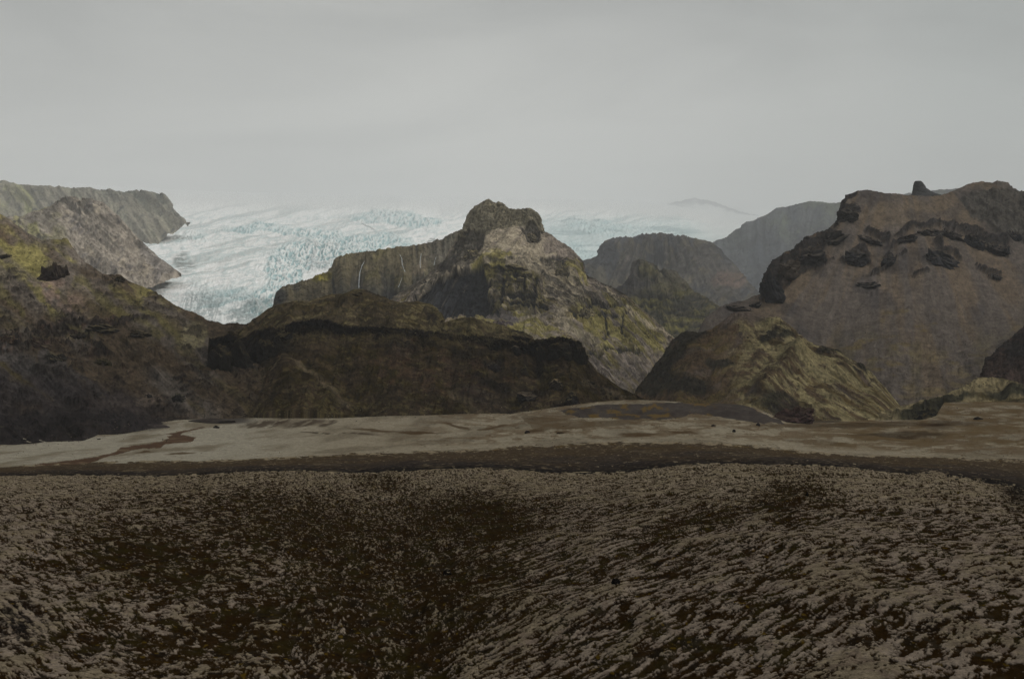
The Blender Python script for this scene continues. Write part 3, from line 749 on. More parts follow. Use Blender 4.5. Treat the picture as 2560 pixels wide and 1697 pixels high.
# =================================================================== RIGHT MOUNTAIN (big scree cone), MOSSY SPUR, DARK HILL
def right_mountain():
    crest = [(1560, 1010, 2300), (1640, 960, 2300), (1720, 880, 2350), (1760, 800, 2450), (1800, 768, 2500), (1830, 757, 2520), (1860, 752, 2550), (1900, 736, 2600), (1917, 720, 2620), (1919, 690, 2650), (1925, 668, 2680), (1942, 648, 2700),
             (1965, 632, 2740), (1985, 622, 2780), (2010, 600, 2820), (2035, 587, 2850), (2062, 582, 2880), (2082, 562, 2920), (2098, 545, 2950), (2100, 515, 2980), (2108, 498, 3000), (2115, 487, 3000), (2130, 484, 3030), (2150, 475, 3060),
             (2178, 474, 3080), (2215, 483, 3120), (2270, 488, 3180), (2330, 490, 3250), (2350, 488, 3280), (2380, 478, 3300), (2420, 461, 3350), (2455, 452, 3380), (2480, 456, 3380), (2492, 450, 3380), (2505, 452, 3380), (2522, 454, 3380), (2533, 470, 3370), (2555, 481, 3360), (2600, 480, 3350), (2700, 430, 3350), (3000, 380, 3400)]
    u = [(1560, 1015, 2290), (1720, 890, 2340), (1800, 785, 2470), (1900, 750, 2570), (1930, 730, 2580), (1960, 690, 2630), (2040, 620, 2790), (2110, 560, 2900), (2200, 560, 2980), (2300, 560, 3050), (2400, 565, 3120), (2480, 580, 3120), (2560, 600, 3080), (3000, 600, 3000)]
    v = [(1560, 1020, 2280), (1720, 900, 2320), (1900, 790, 2480), (2000, 730, 2580), (2100, 680, 2680), (2200, 640, 2780), (2300, 610, 2860), (2400, 610, 2920), (2500, 650, 2900), (2600, 700, 2800), (3000, 700, 2700)]
    w = [(1560, 1030, 2250), (1720, 950, 2280), (1900, 880, 2330), (2100, 850, 2380), (2300, 850, 2420), (2500, 850, 2400), (3000, 850, 2300)]
    foot = [(1560, 1060, 2200), (1900, 1060, 2100), (2100, 1040, 2050), (2300, 1020, 2050), (2500, 980, 2100), (3000, 980, 2000)]
    s = Surf([crest, u, v, w, foot], 1570, 2860, du=1.5, dv=1.5, fan=(2240, 330), seed=41, smooth=5, jag=1.8, jagw=9, back=900, foot=60)
    PX, PY = s.PX, s.PY; m = s.m
    X, Y = s.warp(8, 24)
    fine = s.n(6, 8, 2, 5, .62)
    f2 = s.n(18, 18, 3, 4, .6, True)
    fan = s.n(30, 220, 4, 4, .5, shear=.5)
    # bare rock: crags on the left skyline, the jagged rib, triangular outcrops
    left = poly(X, Y, [(1900, 760), (1912, 690), (1960, 620), (2030, 575), (2085, 575), (2112, 590), (2080, 602), (2050, 632), (2090, 650), (2050, 665), (2000, 690), (1960, 725), (1930, 755)]).astype(np.float32)
    top = poly(X, Y, [(2082, 570), (2090, 480), (2150, 465), (2140, 482), (2115, 510), (2150, 515), (2150, 530), (2125, 548)]).astype(np.float32)
    rib = np.zeros_like(PX)
    for L, ww in (([(2172, 575), (2200, 592), (2225, 600)], 9), ([(2255, 590), (2275, 572), (2330, 566), (2370, 572), (2410, 585), (2450, 600), (2480, 615), (2520, 630)], 13),
                  ([(2420, 575), (2460, 590), (2510, 610)], 18), ([(2130, 630), (2155, 618), (2165, 640)], 9), ([(2140, 640), (2170, 655), (2110, 648)], 7), ([(2340, 615), (2340, 640), (2390, 645)], 9), ([(2330, 655), (2370, 640), (2400, 655)], 6),
                  ([(2215, 645), (2230, 655)], 7), ([(2235, 615), (2265, 612)], 5), ([(2440, 670), (2500, 690)], 3.5), ([(2480, 700), (2500, 690)], 5), ([(2180, 690), (2260, 640)], 2), ([(2280, 700), (2310, 695)], 5)):
        d, t = seg_dist(X, Y, L)
        rib = np.maximum(rib, sstep(ww + 2, ww * .4, d + 4 * fine))
    right = poly(X, Y, [(2400, 500), (2430, 480), (2500, 470), (2700, 430), (2900, 430), (2900, 640), (2600, 650), (2540, 600), (2500, 590), (2470, 560), (2430, 540)]).astype(np.float32)
    right = smooth_v(right, 3)
    rocky = np.clip(left + top + rib + .8 * right, 0, 1)
    A = 3.0 * s.n(160, 160, 6, 3) * 2 + 1.0 * fan * (1 - rocky) + .5 * fine + rocky * (4.4 * s.blocks(16, 20, 40) + 1.5 * f2 + 2.2 * fine) + 6 * np.clip(rib + left * .6, 0, 1) * (1 + .5 * s.blocks(12, 18, 47)) + right * 6 * s.n(30, 60, 10, 3, .5, True)
    d, t = seg_dist(X, Y, [(2335, 560), (2330, 700), (2200, 900)])
    A += 16 * sstep(140, 0, d) * sstep(540, 600, Y)
    s.displace(m * A, ero=.28 + .5 * rocky, sh=.5, led=.12 + .6 * sstep(820, 900, PY) * sstep(2100, 2200, PX) + .8 * rocky)
    tan = S(106, 93, 79); grey = S(95, 88, 83); rock = S(50, 48, 48)
    c = base(PX.shape, tan)
    c = mix(c, grey, .8 * sstep(-.2, .4, fan + .3 * sstep(650, 800, Y)))
    c = mix(c, S(116, 102, 84), .5 * ell(X, Y, 2300, 540, 150, 34))
    c = mix(c, S(96, 88, 62), .5 * sstep(.0, .5, s.n(60, 60, 48, 5, .6)) * sstep(780, 900, Y))
    c = mix(c, S(70, 62, 52), .6 * sstep(.35, .8, s.n(14, 9, 12, 4, .6)) * sstep(760, 800, Y + .0 * X) * sstep(2150, 2200, X))
    c = mix(c, S(108, 92, 52), .6 * sstep(.3, .8, s.n(46, 18, 13, 4, shear=1.0) - .35 + .7 * ell(X, Y, 2230, 860, 120, 70, 28)) * sstep(770, 820, Y))
    c = mix(c, S(122, 108, 78), .6 * sstep(.0, .6, s.n(60, 14, 15, 4, shear=1.1)) * sstep(880, 930, Y + .1 * (X - 2200)))
    c = mix(c, S(64, 62, 64), .5 * sstep(.2, .7, s.n(60, 60, 14, 3) + .6 * ell(X, Y, 2480, 900, 90, 30, 30)))
    c = mix(c, S(84, 80, 74), .9 * right)
    c = mix(c, rock, .55 * right * sstep(-.1, .4, -f2 + .2 * fine))
    c = mix(c, rock, .88 * np.clip(left + top + rib, 0, 1) * sstep(-.9, .0, fine + .3))
    c = mix(c, S(110, 92, 76), .6 * left * sstep(.4, .8, s.n(18, 22, 16, 3)))
    c *= (.84 + .16 * fine)[..., None]
    c *= (1.02 - .12 * sstep(700, 860, PY) + .25 * rocky * s.blocks(10, 12, 42))[..., None]
    s.build('scree_mountain', c, mat_terrain('scree', 3.0), speck=.6)


def mossy_spur():
    crest = [(1540, 1012, 2000), (1570, 1002, 2000), (1600, 965, 2100), (1640, 918, 2180), (1668, 884, 2220), (1682, 852, 2250), (1705, 834, 2260), (1735, 826, 2270), (1748, 832, 2270), (1765, 842, 2270), (1785, 822, 2290), (1806, 802, 2310), (1835, 784, 2340), (1860, 778, 2350),
             (1885, 782, 2350), (1905, 790, 2340), (1930, 804, 2320), (1960, 820, 2300), (1985, 842, 2280), (2020, 856, 2260), (2070, 866, 2230), (2100, 876, 2200), (2120, 895, 2170), (2155, 925, 2130), (2185, 938, 2100), (2225, 985, 2030), (2260, 1030, 1950), (2320, 1060, 1900)]
    a = [(1540, 1015, 1990), (1600, 985, 2060), (1680, 900, 2160), (1740, 880, 2180), (1800, 880, 2190), (1900, 870, 2210), (2000, 890, 2190), (2100, 915, 2130), (2185, 955, 2060), (2260, 1035, 1940), (2320, 1062, 1890)]
    b = [(1540, 1018, 1980), (1600, 995, 2000), (1750, 960, 2020), (1900, 960, 2010), (2050, 970, 1980), (2200, 1000, 1930), (2320, 1064, 1880)]
    foot = [(1540, 1030, 1900), (1700, 1030, 1850), (1850, 1050, 1800), (1960, 1056, 1780), (2100, 1058, 1780), (2320, 1066, 1780)]
    s = Surf([crest, a, b, foot], 1540, 2320, du=1.3, dv=1.3, fan='arc', seed=43, smooth=5, jag=1.5, jagw=10, back=300, foot=40, backdrop=.4)
    PX, PY = s.PX, s.PY; m = s.m
    X, Y = s.warp(9, 26)
    fine = s.n(6, 8, 2, 5, .62)
    st = s.n(60, 50, 4, 4, .55, True, shear=.4)
    dark = np.zeros_like(PX)
    for cx, cy, rx_, ry_, an in ((1725, 845, 42, 24, 10), (1690, 890, 30, 26, 40), (1665, 920, 40, 16, 45), (1650, 960, 50, 22, 20), (1720, 975, 60, 22, 5), (1800, 915, 40, 12, 5), (1960, 855, 20, 9, -10), (1920, 850, 26, 12, 20), (1620, 985, 40, 14, 0), (1960, 1020, 60, 24, -10), (2075, 880, 28, 8, -10), (2150, 937, 20, 6, -20)):
        dark = np.maximum(dark, ell(X, Y, cx, cy, rx_, ry_, an))
    sp = 0
    for L, ww, h in (([(1940, 812), (1990, 900), (1935, 975)], 60, 12), ([(1995, 905), (2060, 925), (2150, 935)], 30, 9), ([(1765, 848), (1700, 880), (1600, 990)], 26, 6), ([(1850, 815), (1760, 880), (1700, 990)], 40, 7), ([(1990, 900), (1900, 990)], 30, 8)):
        d, t = seg_dist(X, Y, L)
        sp = sp + 1.6 * h * np.clip(1 - d / ww, 0, 1)
    s.displace(m * (sp + 1.5 * st + 1.5 * fine + 3 * dark * (s.n(12, 12, 5, 4, .6, True)) + 4 * s.n(50, 50, 7, 3)), ero=.4, sh=.3, led=.6)
    brown = S(92, 76, 58); olive = S(98, 86, 50); pale = S(156, 144, 106)
    c = base(PX.shape, brown)
    c = mix(c, olive, .6 * sstep(-.1, .4, s.n(44, 60, 11, 5, .6, shear=.4)))
    c = mix(c, S(96, 86, 80), .6 * sstep(.1, .6, s.n(46, 50, 12, 5, .6, shear=.5)))
    pm = sstep(1780, 1900, X) * sstep(.0, .5, s.n(28, 44, 13, 5, .66) + .2 + .6 * ell(X, Y, 1930, 815, 40, 16) + .5 * ell(X, Y, 2040, 920, 90, 26, -20))
    c = mix(c, pale, .85 * pm)
    c = mix(c, S(100, 82, 46), .7 * sstep(.1, .5, s.n(40, 50, 14, 5, .6)) * sstep(930, 960, Y) * sstep(1860, 1920, X))
    c = mix(c, S(98, 86, 78), .9 * sstep(14, -8, PY - np.interp(PX, [1760, 1850, 1930, 1990], [850, 812, 806, 800])) * sstep(1790, 1810, PX))
    c = mix(c, S(44, 44, 38), .88 * dark * sstep(-.8, .0, fine + .2))
    c = mix(c, S(88, 66, 62), .6 * ell(X, Y, 1985, 1025, 40, 22) * sstep(0, .4, fine))
    c *= (.80 + .22 * fine)[..., None]
    c *= .80 - .14 * sstep(2000, 1600, PX)[..., None]
    s.build('mossy_spur_hill', c, mat_terrain('spur_moss', 2.5))
    # dark hill at the right edge
    crest = [(2400, 985, 2060), (2440, 952, 2060), (2452, 942, 2070), (2464, 918, 2080), (2474, 893, 2090), (2490, 876, 2110), (2512, 858, 2130), (2535, 838, 2160), (2560, 814, 2200), (2700, 740, 2300), (3000, 640, 2400)]
    foot = [(2400, 990, 2000), (2450, 975, 1980), (2560, 980, 1960), (3000, 990, 1950)]
    s = Surf([crest, foot], 2410, 2860, du=1.6, dv=1.6, seed=47, smooth=2, jag=2.5, jagw=9, back=300, foot=40)
    fine = s.n(7, 8, 2, 5, .62)
    lay = s.n(50, 9, 4, 4, .6, True)
    s.displace(s.m * (5 * lay + 3 * fine))
    c = base(s.PX.shape, S(78, 64, 58))
    c = mix(c, S(44, 42, 42), .85 * sstep(.0, .5, lay + .4 * fine) * sstep(930, 900, s.PY))
    c *= (.8 + .2 * fine)[..., None] * .85
    s.build('dark_hill', c, mat_terrain('dark_hill_rock', 2.5))
    # pale moraine slope at the right
    crest = [(2080, 1052, 1850), (2130, 1040, 1860), (2200, 1026, 1880), (2270, 1012, 1900), (2330, 996, 1920), (2380, 980, 1940), (2420, 958, 1960), (2445, 943, 1970), (2475, 945, 1970), (2510, 946, 1960), (2560, 962, 1950), (2700, 960, 1950), (3000, 960, 1950)]
    foot = [(2080, 1056, 1780), (2200, 1052, 1780), (2300, 1050, 1760), (2345, 1048, 1750), (2375, 1010, 1800), (2450, 1006, 1800), (2560, 1006, 1800), (3000, 1006, 1800)]
    s = Surf([crest, foot], 2080, 2860, du=1.6, dv=1.4, seed=49, smooth=2, jag=1, jagw=20, back=120, foot=40, backdrop=.5)
    X, Y = s.warp(8, 26)
    fine = s.n(7, 7, 2, 4, .6)
    s.displace(s.m * (3 * s.n(60, 16, 3, 4, shear=1) + 1.5 * fine))
    c = base(s.PX.shape, S(132, 120, 90))
    c = mix(c, S(70, 60, 34), .85 * sstep(.15, .6, s.n(60, 12, 5, 4, shear=.8)))
    c = mix(c, S(44, 44, 34), .9 * np.clip(ell(X, Y, 2300, 1035, 60, 16, 8) + ell(X, Y, 2345, 1015, 26, 12) + ell(X, Y, 2520, 985, 60, 12) + ell(X, Y, 2380, 1000, 60, 8, 6), 0, 1))
    c *= (.74 + .16 * fine)[..., None]
    s.build('moraine_hill', c, mat_terrain('moraine', 2.5))


# =================================================================== FRONT TABLE HILL
def front_hill():
    # upper dome behind the rim
    crest = [(580, 830, 2050), (628, 806, 2080), (634, 797, 2090), (645, 790, 2100), (665, 776, 2150), (690, 764, 2180), (715, 757, 2200), (732, 753, 2210), (775, 751, 2230), (800, 745, 2250), (830, 738, 2270), (870, 731, 2290), (882, 726, 2300), (905, 726, 2300), (925, 731, 2300), (960, 745, 2280),
             (1000, 757, 2260), (1045, 755, 2250), (1070, 760, 2240), (1090, 770, 2230), (1102, 790, 2210), (1106, 808, 2200), (1125, 804, 2190), (1150, 797, 2190), (1175, 793, 2190), (1195, 797, 2180), (1230, 806, 2160), (1265, 814, 2140), (1300, 828, 2120), (1330, 838, 2100), (1334, 852, 2090), (1380, 870, 2080)]
    mid = [(580, 840, 2020), (640, 812, 2030), (700, 790, 2080), (800, 780, 2100), (900, 780, 2110), (1000, 790, 2090), (1100, 816, 2060), (1200, 822, 2040), (1300, 845, 2020), (1380, 875, 2010)]
    foot = [(580, 860, 1960), (700, 835, 1970), (900, 830, 1980), (1100, 850, 1960), (1300, 870, 1950), (1380, 900, 1940)]
    s = Surf([crest, mid, foot], 585, 1375, du=1.4, dv=1.3, fan='arc', seed=51, smooth=5, jag=1.2, jagw=12, back=350, foot=40, backdrop=.45)
    PX, PY = s.PX, s.PY; m = s.m
    X, Y = s.warp(7, 22)
    fine = s.n(6, 6, 2, 4, .6)
    s.displace(m * (3.2 * s.n(70, 40, 3, 3) + 1.6 * s.n(26, 12, 4, 4, .55, True) + .7 * fine))
    c = base(PX.shape, S(78, 68, 52))
    c = mix(c, S(70, 60, 34), .7 * sstep(-.1, .4, s.n(50, 22, 5, 4)))
    c = mix(c, S(118, 108, 76), .75 * sstep(.05, .5, s.n(36, 12, 6, 4, shear=-.5) + .5 * sstep(980, 1040, X) - .15))
    c = mix(c, S(44, 38, 34), .85 * np.clip(ell(X, Y, 1075, 795, 12, 26, 35) + ell(X, Y, 1300, 838, 40, 6, -18) + ell(X, Y, 930, 735, 20, 5, -20), 0, 1))
    c *= (.72 + .16 * fine)[..., None]
    s.build('dome_hill', c, mat_terrain('dome_heath', 2.5))

    # the table itself: rim, cliff band, talus
    rim = [(330, 1046, 1720), (375, 1006, 1760), (420, 975, 1790), (470, 942, 1820), (505, 924, 1840), (519, 916, 1850), (521, 880, 1870), (522, 845, 1890), (555, 843, 1900), (562, 838, 1900), (568, 830, 1900), (578, 829, 1900), (590, 836, 1910), (612, 842, 1930), (630, 826, 1960), (660, 816, 1990), (700, 818, 2000),
           (730, 806, 2000), (780, 797, 2000), (815, 800, 2000), (860, 812, 1990), (960, 818, 1980), (1030, 824, 1980), (1070, 828, 1970), (1110, 834, 1970), (1150, 840, 1970), (1180, 838, 1960), (1240, 842, 1950), (1262, 848, 1940), (1300, 850, 1940), (1318, 858, 1935), (1330, 853, 1930), (1352, 848, 1920), (1372, 845, 1920), (1400, 846, 1920),
           (1432, 848, 1920), (1447, 855, 1915), (1455, 868, 1910), (1461, 884, 1900), (1468, 898, 1890), (1478, 908, 1880), (1488, 922, 1870), (1508, 938, 1850), (1530, 954, 1830), (1556, 972, 1800), (1600, 992, 1770), (1680, 1030, 1720)]
    cl = [(330, 1048, 1715), (375, 1010, 1750), (470, 950, 1810), (519, 922, 1835), (524, 915, 1860), (560, 910, 1865), (600, 912, 1870), (640, 905, 1890), (670, 890, 1910), (700, 850, 1950), (760, 838, 1960), (860, 838, 1960), (960, 846, 1950), (1070, 852, 1940), (1150, 862, 1935), (1240, 876, 1925), (1300, 884, 1920),
          (1320, 892, 1910), (1352, 880, 1905), (1400, 878, 1900), (1447, 884, 1895), (1468, 908, 1880), (1508, 945, 1840), (1556, 978, 1795), (1680, 1034, 1715)]
    t1 = [(330, 1050, 1710), (430, 1000, 1760), (520, 965, 1800), (640, 950, 1830), (715, 915, 1850), (800, 920, 1860), (960, 930, 1850), (1150, 935, 1850), (1300, 945, 1840), (1420, 945, 1840), (1508, 965, 1810), (1680, 1036, 1712)]
    foot = [(330, 1052, 1700), (430, 1046, 1700), (560, 1046, 1700), (700, 1050, 1690), (840, 1048, 1690), (960, 1043, 1690), (1100, 1041, 1690), (1250, 1040, 1690), (1350, 1036, 1690), (1450, 1030, 1690), (1600, 1025, 1690), (1680, 1040, 1690)]
    s = Surf([rim, cl, t1, foot], 335, 1675, du=1.2, dv=1.2, fan='arc', seed=53, smooth=2, jag=1.5, jagw=8, back=120, foot=40, backdrop=.25)
    PX, PY = s.PX, s.PY; m = s.m
    X, Y = s.warp(6, 20)
    rimy = np.interp(PX, [p[0] for p in rim], [p[1] for p in rim])
    cly = np.interp(PX, [p[0] for p in cl], [p[1] for p in cl])
    fine = s.n(5, 7, 2, 5, .62)
    f2 = s.n(15, 15, 3, 4, .6, True)
    colm = s.n(4.5, 60, 5, 3, .6, True)
    inband = sstep(1.12, .85, (PY - rimy) / np.maximum(cly - rimy, 4) + .55 * s.n(26, 22, 6, 3) + .6 * sstep(700, 780, PX) * sstep(1180, 1080, PX) * (.5 + s.n(60, 60, 43, 3))) * sstep(518, 526, PX) * sstep(1475, 1462, PX) * np.clip((cly - rimy) / 16, 0, 1)
    crag = inband.copy()
    for cx, cy, rx_, ry_, an in ((575, 880, 60, 46, 0), (690, 850, 60, 24, -6), (760, 830, 60, 14, -6), (980, 870, 60, 10, 0), (1060, 862, 40, 9, -8), (1390, 900, 50, 18, 0), (1350, 915, 14, 40, 10), (1232, 915, 26, 10, 20), (1230, 965, 60, 14, -20), (1150, 890, 30, 12, -30), (1330, 990, 50, 9, -6)):
        crag = np.maximum(crag, .8 * ell(X, Y, cx, cy, rx_, ry_, an))
    fan = s.n(14, 130, 7, 4, .5)
    A = 1.6 * fan * (1 - crag) + crag * (4.2 * s.blocks(15, 12, 40) + 1.4 * f2 + 2.6 * fine) + inband * 1.6 * colm + .9 * fine
    # spurs and hollows of the talus
    for L, w0, w1, h in (([(712, 905), (735, 1046)], 26, 190, 20), ([(520, 925), (430, 1040)], 40, 90, 10), ([(980, 870), (1000, 1040)], 50, 120, 6), ([(1210, 905), (1150, 1040)], 40, 120, 7), ([(1400, 860), (1420, 1030)], 60, 90, 12)):
        d, t = seg_dist(PX, PY, L)
        ww = w0 + (w1 - w0) * t
        A = A + h * np.clip(1 - d / ww, 0, 1) ** 1.1 * sstep(0, .08, t + .03)
    for L, ww, h in (([(640, 900), (560, 985), (480, 1040)], 26, -9), ([(830, 900), (900, 1046)], 50, -6), ([(1330, 870), (1340, 940)], 16, -10), ([(660, 830), (640, 905)], 14, -9), ([(600, 845), (610, 900)], 9, -6)):
        d, t = seg_dist(PX, PY, L)
        A = A + h * sstep(ww, 0, d)
    s.displace(m * A, ero=.75, sh=.0, led=.8)
    brown = S(74, 62, 46); olive = S(66, 56, 24); pale = S(116, 104, 72); rock = S(42, 38, 34); red = S(96, 74, 60)
    c = base(PX.shape, brown)
    c = mix(c, olive, .85 * sstep(-.2, .3, s.n(40, 60, 11, 4) + .3 * ell(X, Y, 860, 950, 110, 90)))
    c = mix(c, red, .7 * sstep(.0, .5, s.n(30, 30, 12, 4) - .5 + .9 * ell(X, Y, 1010, 900, 90, 60) + .6 * ell(X, Y, 1180, 950, 120, 60)))
    c = mix(c, S(92, 82, 74), .8 * ell(X, Y, 1000, 870, 26, 30) * sstep(-.3, .3, fine))
    c = mix(c, pale, .6 * sstep(.25, .7, s.n(16, 18, 13, 4, .6) + .25 * ell(X, Y, 800, 990, 80, 40) + .35 * sstep(980, 1040, Y)))
    for L, w in (([(712, 905), (660, 945), (560, 1010), (480, 1048)], 6), ([(715, 905), (780, 940), (830, 985), (870, 1025)], 7), ([(640, 960), (520, 1020), (440, 1050)], 8), ([(1130, 990), (1200, 1040)], 9), ([(1460, 960), (1560, 1000)], 5)):
        d, t = seg_dist(X, Y, L)
        c = mix(c, S(128, 114, 92), .75 * sstep(w * 1.6, w * .3, d + 4 * fine))
    c = mix(c, S(80, 72, 70), .6 * ell(X, Y, 610, 960, 50, 16, 34) + .5 * ell(X, Y, 520, 1000, 70, 14, 32) + .5 * ell(X, Y, 1220, 1010, 90, 20, -25))
    c = mix(c, S(100, 84, 66), .6 * sstep(.15, .5, s.n(28, 22, 64, 5, .62)) * (1 - inband))
    c = mix(c, S(40, 36, 22), .6 * sstep(.2, .5, s.n(36, 30, 65, 5, .62)))
    ledg = s.n(80, 8, 15, 4, .6, True)
    c = mix(c, pale * .85, .65 * crag * sstep(.3, .8, s.n(20, 7, 14, 4, .6)) * sstep(530, 640, X) * sstep(1300, 1200, X))
    c = mix(c, rock, .9 * crag * sstep(-.55, .15, fine + .3 * ledg + .15))
    c = mix(c, S(112, 98, 72), .7 * sstep(7, 2, PY - rimy) * sstep(525, 540, PX) * sstep(1480, 1450, PX))
    c = mix(c, S(26, 24, 22), .9 * sstep(3, 8, PY - rimy) * inband * sstep(-.4, .3, fine + .1 + .5 * s.blocks(12, 9, 44)))
    c = mix(c, S(104, 92, 66), .6 * sstep(.3, .6, s.n(40, 5, 45, 4, .6, True)) * sstep(24, 8, np.abs(PY - 852)) * sstep(640, 700, PX) * sstep(1330, 1200, PX))
    c = mix(c, S(28, 26, 24), .92 * np.clip(ell(X, Y, 560, 878, 44, 42) + ell(X, Y, 615, 890, 44, 30) + ell(X, Y, 670, 860, 46, 26, -20), 0, 1) * sstep(-.9, 0, fine))
    c = mix(c, S(60, 46, 40), .7 * sstep(.2, .6, s.n(20, 8, 16, 3)) * sstep(985, 1030, Y) * sstep(1150, 1350, X))
    c *= (.8 + .25 * fine + .3 * crag * s.blocks(9, 8, 42))[..., None]
    c *= .60  # cloud shadow over the hill, put into its colour as an overall darkening
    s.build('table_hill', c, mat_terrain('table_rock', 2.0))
    return s


# =================================================================== GROUND
E1 = [(-1500, 1230), (-400, 1205), (0, 1190), (200, 1187), (400, 1192), (520, 1186), (640, 1178), (760, 1180), (900, 1184), (1000, 1176), (1120, 1174), (1200, 1170), (1300, 1178), (1450, 1186), (1560, 1182), (1640, 1170), (1720, 1162), (1800, 1158), (1900, 1160),
      (2050, 1164), (2160, 1172), (2230, 1182), (2350, 1186), (2420, 1196), (2500, 1208), (2560, 1224), (2640, 1240), (4100, 1300)]
E2 = [(-1500, 1180), (-400, 1172), (0, 1166), (150, 1160), (240, 1155), (400, 1152), (550, 1150), (700, 1144), (860, 1134), (1000, 1130), (1200, 1124), (1300, 1116), (1400, 1112), (1560, 1104), (1700, 1106), (1800, 1108), (1920, 1118), (2060, 1132), (2200, 1140), (2400, 1146), (2560, 1148), (4100, 1160)]
TOP = [(-1500, 1090, 1350), (0, 1085, 1350), (300, 1066, 1500), (450, 1050, 1600), (560, 1047, 1650), (660, 1045, 1640), (760, 1046, 1630), (850, 1045, 1620), (960, 1040, 1620), (1100, 1037, 1620), (1150, 1034, 1620), (1280, 1034, 1600), (1320, 1027, 1590), (1370, 1020, 1580), (1420, 1013, 1570), (1480, 1005, 1560),
       (1540, 1000, 1560), (1600, 999, 1560), (1680, 1003, 1560), (1750, 1008, 1550), (1800, 1009, 1550), (1850, 1012, 1550), (1890, 1020, 1540), (1930, 1038, 1530), (1965, 1052, 1520), (2030, 1060, 1500), (2080, 1058, 1500), (2160, 1050, 1550), (2300, 1050, 1550), (2340, 1040, 1600), (2360, 1006, 1790), (2450, 1003, 1800), (2560, 1005, 1800), (4100, 1005, 1800)]


def ground():
    zrow = lambda z, d: [(-1500, py_of(z, d), d), (4100, py_of(z, d), d)]
    xs = [p[0] for p in TOP]

    def lift(fy, fd):      # a line between TOP and E2
        return [(p[0], p[1] * (1 - fy) + fy * float(np.interp(p[0], [q[0] for q in E2], [q[1] for q in E2])), p[2] * (1 - fd) + fd * 880) for p in TOP]
    behind = [(p[0], max(p[1] + 1, py_of(-66, p[2] + 90)), p[2] + 90) for p in TOP]
    # far sheet rows are separate (base ground); this sheet starts just behind the first skyline of the plain
    rows = [TOP, lift(.28, .22), lift(.6, .58),
            [(x, y, 880) for x, y in E2],
            [(x, (y + y2) / 2 + 2, 620) for (x, y), y2 in zip(E1, [float(np.interp(p[0], [q[0] for q in E2], [q[1] for q in E2])) for p in E1])],
            [(x, y, 430 - (90 * max(0, (x - 1900) / 660))) for x, y in E1],
            [(-1500, 1330, 150), (-400, 1270, 230), (0, 1250, 270), (500, 1250, 315), (1000, 1250, 340), (1500, 1252, 290), (2000, 1252, 235), (2560, 1300, 200), (4100, 1400, 120)],
            [(-1500, 1430, 110), (-400, 1370, 160), (0, 1350, 180), (500, 1350, 220), (1000, 1350, 245), (1500, 1350, 200), (2000, 1350, 168), (2560, 1380, 150), (4100, 1500, 95)],
            [(-1500, 1560, 85), (-400, 1510, 118), (0, 1500, 130), (500, 1500, 156), (1000, 1500, 170), (1500, 1500, 142), (2000, 1500, 124), (2560, 1510, 112), (4100, 1620, 75)],
            [(-1500, 1740, 66), (-400, 1705, 90), (0, 1697, 98), (500, 1697, 116), (1000, 1697, 125), (1500, 1697, 108), (2000, 1697, 96), (2560, 1700, 87), (4100, 1780, 60)],
            [(-1500, 2300, 40), (0, 2200, 50), (1000, 2200, 60), (2560, 2200, 44), (4100, 2350, 36)]]
    inner = np.arange(-60, 2622, 1.45)
    s = Surf(rows, -60, 2620, sides=(-1450, 4050), du=1.45, dv=1.25, seed=61, smooth=7, foot=10, back=300, backdrop=.2)
    PX, PY, D = s.PX, s.PY, s.D
    X_, Y_ = s.P[..., 0], s.P[..., 1]
    e1 = np.interp(PX, *zip(*E1)); e2 = np.interp(PX, *zip(*E2))
    tp = np.interp(PX, xs, [p[1] for p in TOP])
    jit = 3.5 * fbm(PX / 16, PY / 7, 5, 4, .65) + 1.2 * fbm(X_ / 2.5, Y_ / 8, 6, 3)
    jit = jit * (1 + 4.5 * sstep(2150, 2420, PX)) + 6 * fbm(PX / 60, PY / 10, 15, 4, .6) * sstep(2100, 2300, PX)
    heath = PY > e1 + jit
    band = (~heath) & (PY > e2 + 6 * fbm(PX / 30, PY / 4, 8, 5, .68) + 2.0 * fbm(X_ / 12, Y_ / 60, 9, 3))
    plain = ~(heath | band)
    # ---- foreground heath: cushions of pale fringe moss over dark crowberry, laid out in metres
    ang = np.interp(PX, [0, 700, 1200, 2560], [.25, .12, -.25, -.5])       # cushions run along the contours of the bowl
    ca, sa = np.cos(ang), np.sin(ang)
    cx = np.interp(PX, [0, 2560], [0, 0])
    U = (X_ * ca - Y_ * sa * .55); W = (X_ * sa + Y_ * ca)
    wx = U + .5 * fbm(X_ / 1.6, Y_ / 1.6, 61, 2); wy = W + .6 * fbm(X_ / 1.6, Y_ / 1.6, 62, 2)
    sx_ = np.interp(PX, [0, 900, 1500, 2560], [1.0, 1.35, 1.5, 1.55]); sy_ = 2.5
    big = fbm(wx / (4.0 * sx_), wy / 11.0, 63, 3, .5)
    wl = sstep(1500, 900, PX)
    # on the flanks of the bowl the cushions string out along the terracettes
    wR = sstep(950, 1500, PX + .35 * (PY - 1400)); wL = sstep(520, 120, PX)
    def strung(deg, sd):
        t = math.radians(deg)
        al = X_ * math.cos(t) + Y_ * math.sin(t); ac = -X_ * math.sin(t) + Y_ * math.cos(t)
        al = al + .5 * fbm(X_ / 2, Y_ / 3, sd + 5, 2); ac = ac + .35 * fbm(X_ / 2.4, Y_ / 4, sd + 6, 2)
        return fbm(al / 2.6, ac / .62, sd, 4, .64)
    iso = fbm(wx / .8, wy / 2.0, 64, 4, .62)
    mid = iso * (1 - np.maximum(wR, wL * .7)) + strung(62, 67) * wR + strung(116, 69) * wL * .7
    sml = fbm(wx / .3, wy / .7, 65, 3, .6)
    # how much pale moss there is: least in the hollow in the middle
    hol = 0
